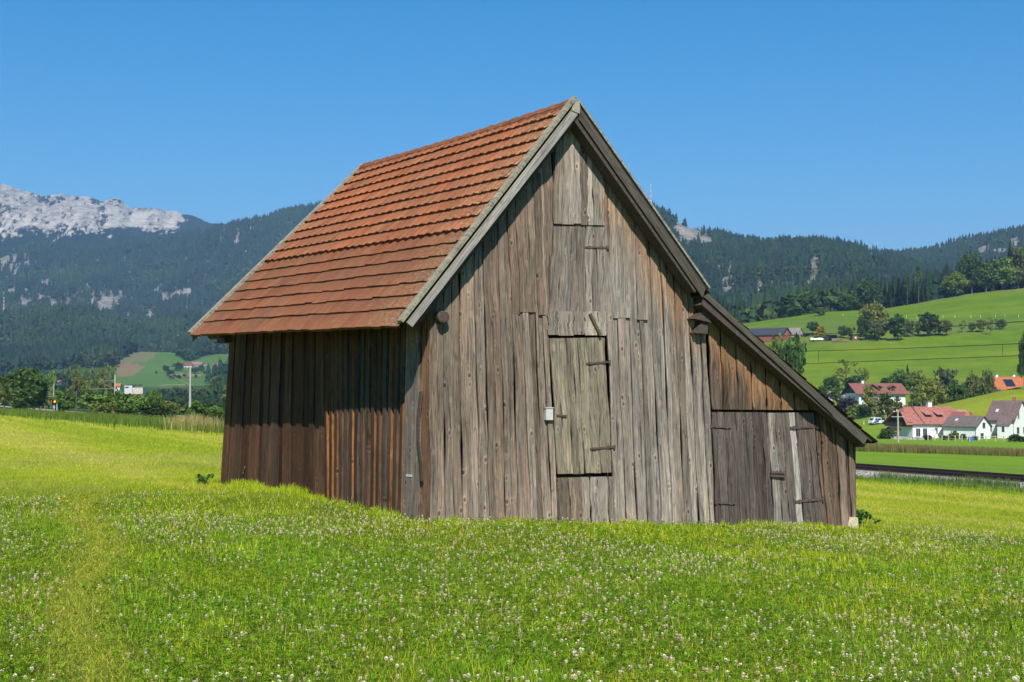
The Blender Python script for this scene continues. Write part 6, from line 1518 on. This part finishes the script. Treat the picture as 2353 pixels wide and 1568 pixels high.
# van
q = hit(2014.5, 975.6); r = thing('van', 'white and blue van parked beneath the large apple tree', 'van', q, math.radians(205)); WH, BL = (.78, .79, .80), (.06, .13, .38)
prof = [(2.35, .42), (2.35, 1.0), (2.15, 1.12), (1.55, 1.9), (1.3, 2.0), (-2.3, 2.0), (-2.4, 1.8), (-2.45, .42)]
m = MB(); A = [(x, -.93, z) for x, z in prof]; Bp = [(x, .93, z) for x, z in prof]
m.poly(A, (*WH, 0)); m.poly(Bp[::-1], (*WH, 0))
for i in range(len(prof)): j = (i + 1) % len(prof); m.poly([A[j], A[i], Bp[i], Bp[j]], (*WH, 0))
van_b = m.build('body', mat_tone('van_paint', .35, .03, 3, .5), r)
for sy in (-1, 1):
    m = MB(); yy = sy * .94; m.hexa([(2.3, yy - .008, .5), (.1, yy - .008, .5), (-.6, yy - .008, 1.9), (.9, yy - .008, 1.25), (2.3, yy + .008, .5), (.1, yy + .008, .5), (-.6, yy + .008, 1.9), (.9, yy + .008, 1.25)], (*BL, 0)); m.build('stripe', mat_tone('van_paint'), r)
    for x0, x1 in ((.55, 1.35), (-.75, .4), (-2.1, -.95)):
        m = MB(); loc_box(m, x0, x1, sy * .955 - .008, sy * .955 + .008, 1.25, 1.78, (1, 1, 1)); m.build('window', M_GLASS, r)
    for x in (1.5, -1.5):
        m = MB(); m.tube([(x, sy * .70, .33), (x, sy * .96, .33)], .33, 14, (.02, .02, .02, 0)); wq = m.build('wheel', W_WOODT, r); m = MB(); m.tube([(x, sy * .962, .33), (x, sy * .97, .33)], .18, 10, (.45, .45, .46, 0)); m.build('rim', W_WOODT, wq)
m = MB(); loc_box(m, -2.47, -2.435, -.75, .75, 1.2, 1.75, (1, 1, 1)); m.build('rear_window', M_GLASS, r)
m = MB(); m.hexa([(2.13, -.8, 1.15), (2.13, .8, 1.15), (1.58, .75, 1.84), (1.58, -.75, 1.84), (2.16, -.8, 1.16), (2.16, .8, 1.16), (1.61, .75, 1.85), (1.61, -.75, 1.85)], (1, 1, 1, 0)); m.build('windscreen', M_GLASS, r)
for sy in (-.75, .75): m = MB(); loc_box(m, -2.47, -2.43, sy - .1, sy + .1, .8, 1.15, (.5, .04, .03)); m.build('tail_light', W_WOODT, r)
for i, (px_, lab) in enumerate(((1985, 'white roadside marker post left of the parked van'), (2050.5, 'white roadside marker post right of the apple tree trunk'))):
    q = hit(px_, 976); m = MB(); m.box((0, 0, .5), (.16, .16, 1.3), (.8, .8, .78, 0), taper=.8); loc_box(m, -.09, .09, -.09, .09, .82, 1.0, (.08, .08, .08)); o = m.build('marker_post', W_WALL); o.location = q; tag(o, lab, 'post', 'roadside marker posts')
# poles, fence, dish, stones
def pole(px, ytop, ybase, Y, r, col, label, arm=None, wood_=True, group='power poles'):
    p = atY(px, ybase, Y); zb = gz(p[0], p[1]); top = atY(px, ytop, Y)[2]; t_ = thing('power_pole', label, 'pole', (p[0], p[1], zb), 0, group); m = MB()
    m.tube([(0, 0, -.4), (0, 0, (top - zb) * .5), (0, 0, top - zb)], [r * 1.2, r, r * .75], 8, (*col, 0)); m.build('pole', W_WOODT, t_)
    if arm: m = MB(); m.beam((-arm, 0, top - zb - 1.5), (arm, 0, top - zb - 1.5), .1, .12, (.4, .4, .4, 0)); m.build('crossarm', W_WOODT, t_)
    return t_
q = hit(2067, 1017); pole(2064, 941, 1017, q[1], .19, (.40, .35, .27), 'pale leaning power pole standing in front of the village meadow', 1.3)
pole(2110.5, 885, 928, 515, .2, (.24, .19, .14), 'brown power pole among the trees behind the pink roofed house', None)
r = thing('garden_fence', 'garden fence of grey posts in front of the pale houses', 'fence', hit(2200, 1016)); ro = np.array(r.location)
pts = []
for cx, cyb in ((1372, 600), (1440, 602), (1515, 602), (1580, 604), (1650, 606), (1720, 606), (1797, 606), (1885, 604), (1965, 602), (2060, 602), (2145, 598), (2228, 598), (2315, 598), (2400, 598)):
    x, y = 1823.5 + cx * .2251, 882.4 + cyb * .2251; q = atY(x, y, 338); q[2] = gz(q[0], q[1]); pts.append(q)
    m = MB(); m.box(tuple(q - ro + np.array([0, 0, .55])), (.2, .2, 1.7), (.42, .39, .33, 0)); m.build('post', W_WOODT, r)
m = MB()
for a, b in zip(pts[7:10], pts[8:11]): m.beam(a - ro + np.array([0, 0, 1.25]), b - ro + np.array([0, 0, 1.25]), .07, .1, (.5, .48, .44, 0))
for a, b in zip(pts[:-1], pts[1:]): m.beam(a - ro + np.array([0, .0, .6]), b - ro + np.array([0, 0, .6]), .03, .05, (.3, .28, .25, 0))
m.build('rail', W_WOODT, r)
q = atY(2144.5, 1012, 340); q[2] = gz(q[0], q[1]); r = thing('satellite_dish', 'round white satellite dish standing in the garden', 'satellite dish', q, -.2); m = MB(); rings = []
for k in range(4): a = .3 * k; rings.append([(1.0 * k / 3 * math.cos(t_) * .75, -.0 - .28 * (k / 3) ** 2, 1.9 + 1.0 * k / 3 * math.sin(t_)) for t_ in np.linspace(0, 6.283, 17)[:-1]])
for k in range(3):
    for j in range(16): m.poly([rings[k][j], rings[k][(j + 1) % 16], rings[k + 1][(j + 1) % 16], rings[k + 1][j]], (.80, .80, .80, 0))
m.build('dish', W_WALL, r); m = MB(); m.tube([(0, .1, -.4), (0, .05, 1.9)], .06, 6, (.4, .4, .4, 0)); m.build('stand', W_WOODT, r); m = MB(); m.tube([(0, 0, 1.2), (0, -.9, 1.75)], .03, 5, (.3, .3, .3, 0)); m.build('feed_arm', W_WOODT, r)
rs = random.Random(31); r = thing('dry_stone_wall', 'low dry stone border below the terrace left of the garden fence', 'stone wall', hit(2050, 1013)); ro = np.array(r.location); m = MB()
for i in range(46):
    x = 2018 + i * 2.5 + rs.uniform(-1, 1); q = atY(x, 1012.5, 344 + rs.uniform(-1, 1)); q[2] = gz(q[0], q[1]); P = []
    s_ = rs.uniform(.25, .55)
    for z, k in ((-.2, 1), (s_ * 1.3, .6)):
        for a, b in ((-1, -1), (1, -1), (1, 1), (-1, 1)): P.append(q - ro + np.array([a * s_ * k * rs.uniform(.7, 1.1), b * s_ * k, z * rs.uniform(.8, 1.1)]))
    g_ = rs.uniform(.2, .42); m.hexa(P, (g_, g_ * .92, g_ * .8, 0))
m.build('stones', W_WALL, r)
m = MB(); q = atY(2231, 1008.5, 343); q[2] = gz(q[0], q[1]); m.box((0, 0, .4), (1.1, .8, .8), (.02, .14, .5, 0)); m.box((0, 0, .84), (1.2, .9, .06), (.03, .18, .55, 0)); o = m.build('garden_tub', W_WALL); o.location = q; tag(o, 'bright blue tub in the garden by the shaded white wall', 'tub')
# pasture fence stakes on the upper meadow
r = thing('pasture_fence', 'row of thin white pasture stakes across the upper meadow', 'fence', hit(2150, 740)); ro = np.array(r.location)
for cx, cy in ((505, 355), (975, 372), (1110, 376), (1152, 372), (1260, 388), (1525, 372), (1648, 372), (1810, 374), (1908, 370), (2062, 366), (2160, 366), (2298, 368)):
    x, y = D4(cx, cy); q = hit(x, y) - ro; m = MB(); m.box(tuple(q + np.array([0, 0, .7])), (.16, .16, 1.6), (.7, .7, .62, 0)); m.build('stake', W_WALL, r)
# far left farm and houses
def small_house(name, label, px, py, Y, wpx, hpx, rz, wc, rc, d=9, roofk=.45, group='far houses in the valley', cat='house', wins=2):
    k = Y / F; L = wpx * k; H = hpx * k; hw = H * (1 - roofk); hr = H * roofk; p = atY(px, py, Y); zb = min(p[2], gz(p[0], p[1]) + 6)
    r = thing(name, label, cat, (p[0], p[1], p[2]), math.radians(rz), group)
    gable_walls(L, d, hw, hr, wc, base=-6).build('wall', W_WALL, r); gable_roof(L, d, hw, hr, .5, .5, .3, rc).build('roof', W_ROOF, r)
    for i in range(wins):
        a = L * ((i + .5) / wins - .5); window(r, 'f', a, hw * .35, L * .16, hw * .35, L, d, (.4, .38, .35), muntin=False)
    return r
def sh2(name, label, x0, x1, yt, yb, rz, wc, rc, d, roofk, cat='house', Y=None, wins=2):
    px = (x0 + x1) / 2 * .25; py = 752.9 + .25 * yb; Y = Y or hit(px, py)[1]; return small_house(name, label, px, py, Y, (x1 - x0) * .25, (yb - yt) * .25, rz, wc, rc, d, roofk, cat=cat, wins=wins)
YF = hit(450, 843)[1]
sh2('farmhouse', 'white farmhouse with dark red roof on the far meadow hill', 1695, 1768, 330, 388, 6, (.78, .77, .75), (.26, .07, .075), 11, .4, Y=YF)
sh2('farm_building', 'long pinkish roofed stable beside the far hill farmhouse', 1768, 1860, 318, 362, 4, (.34, .27, .23), (.34, .18, .16), 14, .55, 'building', Y=YF + 12)
sh2('farm_building', 'small annexe at the right end of the far pinkish stable', 1868, 1902, 345, 368, 4, (.4, .33, .3), (.34, .18, .15), 9, .5, 'building', Y=YF + 2)
sh2('wooden_chalet', 'small red brown chalet alone on the far hill right of the farm', 1960, 2006, 333, 368, 8, (.2, .09, .06), (.32, .13, .09), 9, .45, 'chalet')
sh2('house', 'far house with a pink red roof above the signal', 532, 568, 490, 535, -15, (.74, .70, .64), (.40, .10, .11), 9, .45, Y=900)
sh2('house', 'far house with wide slate grey roof behind the airy trees', 708, 835, 512, 558, 4, (.7, .7, .7), (.17, .19, .22), 12, .55, Y=1000)
sh2('house', 'small white gabled house between the airy trees', 862, 905, 528, 558, 20, (.78, .78, .78), (.2, .2, .22), 9, .4, Y=1010)
sh2('house', 'far house with a vivid orange roof behind a railway mast', 1060, 1106, 518, 560, 10, (.75, .72, .68), (.58, .17, .04), 10, .6, Y=1000)
q = atY(305, 895.5, 1100); k = 1100 / F; r = thing('flat_roofed_house', 'modern white flat roofed house with a dark slab roof in the valley', 'house', q, math.radians(3), 'far houses in the valley')
m = MB(); loc_box(m, -19 * k, -1 * k, 0, 8, -4, 9 * k, (.62, .62, .61)); loc_box(m, -1 * k + .01, 22 * k, 1.5, 9, -4, 4.6 * k, (.62, .54, .42)); m.build('wall', W_WALL, r)
m = MB(); loc_box(m, -13 * k, 16 * k, .5, 9.5, 9 * k + .01, 11.5 * k, (.06, .065, .08)); m.build('roof', W_ROOF, r)
m = MB(); loc_box(m, -17.5 * k, -9 * k, -.06, -.003, 3.5 * k, 6.5 * k, (1, 1, 1)); m.build('window', M_GLASS, r)
orch = [(1525, 345, 415, 55, 'dark'), (1575, 385, 480, 70, 'dark'), (1640, 318, 400, 80, 'green'), (1795, 360, 425, 80, 'green'), (1700, 415, 455, 45, 'green'), (1645, 435, 480, 40, 'dark'), (1920, 355, 425, 26, 'green'), (1880, 395, 430, 26, 'green'), (1800, 430, 465, 24, 'green'), (1908, 425, 455, 22, 'green'), (2050, 330, 368, 26, 'green'), (2105, 325, 360, 26, 'green'), (1435, 400, 428, 20, 'dark'), (1852, 345, 405, 50, 'green')]
for x, yt, yb, w, tn in orch: t2('round', tn, x, yt, yb, w, 'small round tree on the far meadow hill around the farm', None, 'trees around the far hill farm')
# ------------------------------------------------------------------ railway
M_RAIL = mat_plain('rail_steel', (.055, .036, .028), .7, .3, 8, .3); M_CONC = mat_plain('concrete', (.36, .345, .32), .9, .15, 3)
Yt = np.concatenate([np.linspace(20, 100, 28), np.linspace(110, 1100, 70)])
r = thing('railway_track', 'rusty brown railway track crossing the meadow right of the barn', 'railway', (0, 0, 0))
ZT = -3.42 + .14
mb = MB()
for i in range(len(Yt) - 1):
    q = [trk(s, y) for y in (Yt[i], Yt[i + 1]) for s in (2.3, 1.55, -1.55, -2.3)]
    zz = [-3.6, ZT, ZT, -3.6] * 2; q = [np.array([a[0], a[1], z]) for a, z in zip(q, zz)]
    for j in range(3): mb.poly([q[j], q[j + 1], q[j + 5], q[j + 4]], (.36, .32, .26, 0))
t = NT('ballast_stone'); P = t.pos(); v = t.voro(P, 9.0); c = t.mix(1.0, (.42, .38, .32, 1), t.ramp(t.n('SeparateColor').outputs[0], [(0, .45), (1, 1.3)]), 'MULTIPLY')
sc = [n for n in t.t.nodes if n.bl_idname == 'ShaderNodeSeparateColor'][0]; t.l(v.outputs['Color'], sc.inputs[0])
mb.build('ballast', t.finish(c, .95, t.bump(v.outputs['Distance'], 1, .08), .1), r)
for s in (.75, -.75):
    mb = MB()
    for i in range(len(Yt) - 1):
        a, b = trk(s, Yt[i]), trk(s, Yt[i + 1])
        for w, z0, z1 in ((.15, 0.02, .045), (.03, .045, .15), (.075, .15, .19)):
            n_ = np.array([1, .44, 0]) / 1.0925 * w / 2; P_ = []
            for z in (ZT + z0, ZT + z1): P_ += [a - n_ + [0, 0, z], a + n_ + [0, 0, z], b + n_ + [0, 0, z], b - n_ + [0, 0, z]]
            mb.hexa(P_)
    mb.build('rail', M_RAIL, r)
# catenary masts
def mast(px, ytop, Y, label, armpx):
    p = atY(px, 960, Y); zb = gz(p[0], p[1]); zt = atY(px, ytop, Y)[2]; H = zt - zb
    t_ = thing('catenary_mast', label, 'mast', (p[0], p[1], zb), math.atan2(.44, 1) * 1, 'railway masts'); m = MB(); m.box((0, 0, H / 2 - .3), (.34, .34, H + .6), (1, 1, 1, 0), taper=.62); m.build('pole', M_CONC, t_)
    m = MB(); c = (.27, .22, .15, 0); a = armpx * Y / F
    m.tube([(-.1, 0, H * .66), (-a, 0, H * .64)], .05, 6, c); m.tube([(-.1, 0, H * .655), (-a * .62, 0, H * .83)], .05, 6, c); m.tube([(0, 0, H * .86), (-a * .65, 0, H * .835)], .045, 6, c); m.tube([(-a * .3, 0, H * .645), (-a * .75, 0, H * .655)], .03, 5, c)
    m.build('cantilever', mat_tone('cantilever_paint', .6, .1, 4), t_)
    m = MB(); 
    for dx, hz in ((-.35, .66), (-.35, .83)): m.tube([(dx, 0, H * hz - .02), (dx - .35, 0, H * hz - .02)], .1, 6, (.2, .1, .06, 0))
    m.build('insulator', W_WOODT, t_); return t_
mast(436, 841, 214, 'nearest and tallest railway mast left of the barn', 72); mast(263, 862, 282, 'second nearest railway mast right of the airy trees', 58); mast(122.5, 882, 420, 'railway mast standing behind the orange signal light', 40); mast(34, 892, 520, 'farthest railway mast at the left edge', 34)
p = atY(98, 940, 400); zb = gz(p[0], p[1]); t_ = thing('portal_gantry', 'small brown railway gantry left of the signal', 'gantry', (p[0], p[1], zb), .2); H = atY(98, 911, 400)[2] - zb
for sx in (-.5, .5): m = MB(); m.tube([(sx * 1.2, 0, -.3), (sx * 1.2, 0, H)], .12, 6, (.25, .17, .11, 0)); m.build('post', W_WOODT, t_)
m = MB(); m.beam((-2.6, 0, H), (4.2, 0, H), .12, .16, (.3, .22, .14, 0)); m.build('beam', W_WOODT, t_)
# signal
p = atY(124.5, 938, 190); zb = gz(p[0], p[1]); t_ = thing('railway_signal', 'dark railway signal box with a glowing orange lamp', 'signal', (p[0], p[1], zb), 0); zc = atY(124.5, 924.5, 190)[2] - zb
m = MB(); m.tube([(0, .1, -.3), (0, .1, zc)], .05, 6, (.4, .45, .5, 0)); m.tube([(.35, .1, -.3), (.35, .1, zc - .2)], .05, 6, (.45, .52, .6, 0)); m.build('post', W_WOODT, t_)
m = MB(); m.box((-.05, 0, zc), (.5, .18, .62), (.015, .013, .013, 0)); m.box((-.15, -.12, zc + .31), (.16, .2, .03), (.02, .02, .02, 0)); m.box((.15, -.12, zc + .31), (.16, .2, .03), (.02, .02, .02, 0)); m.build('head', W_WOODT, t_)
m = MB(); m.box((-.42, .02, zc - .05), (.22, .1, .5), (.22, .05, .03, 0)); m.build('side_plate', W_WOODT, t_)
t = NT('signal_lamp'); e = t.n('Emission'); e.inputs[0].default_value = (1, .36, .02, 1); e.inputs[1].default_value = 3.0; t.l(e.outputs[0], t.out.inputs[0])
m = MB(); m.tube([(.1, -.09, zc + .08), (.1, -.13, zc + .08)], .13, 12); m.build('lamp', t.mat, t_)
# overhead line: feeder, messenger with droppers and contact wire
M_WIRE = mat_plain('wire', (.05, .05, .05), .6, .1, 2)
def wire_z(y, z0, sag, y0, span=68.): t_ = ((y - y0) / span) % 1.0; return z0 - 4 * sag * t_ * (1 - t_)
ysw = np.linspace(22, 218, 100)
def wire(name, s, z0, sag, y0, label, drop=None, rad=.016):
    t_ = thing(name, label, 'wire', (*trk(s, 214)[:2], z0)); ro = np.array(t_.location); m = MB()
    m.tube([trk(s, y) + [0, 0, wire_z(y, z0, sag, y0)] - ro for y in ysw], rad, 5, caps=False); m.build('cable', M_WIRE, t_)
    if drop:
        for y in np.arange(33.8, 214, 11.3):
            m = MB(); a = trk(s, y) - ro; m.tube([a + [0, 0, wire_z(y, z0, sag, y0)], a + [0, 0, drop]], rad * .7, 4, caps=False); m.build('dropper', M_WIRE, t_)
    return t_
wire('overhead_wire', 0, 2.95, .78, 20, 'upper overhead railway wire with droppers crossing the slope', drop=1.72)
wire('contact_wire', 0, 1.72, .03, 20, 'lowest overhead railway contact wire crossing the slope')
wire('feeder_wire', 2.6, 3.6, .75, 20, 'topmost single railway wire crossing in front of the orchard')
# masts on the mountains
def lattice(px, ytop, ybase, Y, label, w):
    p = atY(px, ybase, Y); H = atY(px, ytop, Y)[2] - p[2]; t_ = thing('radio_mast', label, 'radio mast', p); n = 9
    for i in range(n):
        m = MB(); z0, z1 = H * i / n, H * (i + 1) / n; col = ((.75, .72, .72, 0), (.62, .16, .16, 0))[i % 2] if i > 1 else (.5, .5, .52, 0); ww = w * (1 - .65 * i / n)
        for a, b in ((-1, -1), (1, -1), (1, 1), (-1, 1)): m.beam((a * ww / 2, b * ww / 2, z0 - (6 if i == 0 else 0)), (a * ww / 2, b * ww / 2, z1), .9, .9, col)
        m.beam((-ww / 2, -ww / 2, z0), (ww / 2, -ww / 2, z1), .6, .6, col); m.beam((ww / 2, -ww / 2, z0), (-ww / 2, -ww / 2, z1), .6, .6, col)
        m.build('mast_section', W_WALL, t_)
    return t_
lattice(1495.5, 424, 478, 2950, 'thin red and white radio mast on the wooded summit right of the roof', 5)
lattice(9, 683, 718, 2900, 'red and white striped radio mast on the slope at the left edge', 4)
# ------------------------------------------------------------------ haze
hz = MB(); X0, X1, Y0, Y1, Z0, Z1 = -6000, 6000, -200, 13500, -62, 1560
hz.box(((X0 + X1) / 2, (Y0 + Y1) / 2, (Z0 + Z1) / 2), (X1 - X0, Y1 - Y0, Z1 - Z0))
t = NT('haze_air'); pv = t.n('VolumePrincipled'); pv.inputs['Color'].default_value = (.38, .62, 1.0, 1); pv.inputs['Density'].default_value = HAZE; pv.inputs['Anisotropy'].default_value = 0.0
t.l(pv.outputs[0], t.out.inputs['Volume']); hzo = hz.build('haze', t.mat); tag(hzo, kind='stuff')
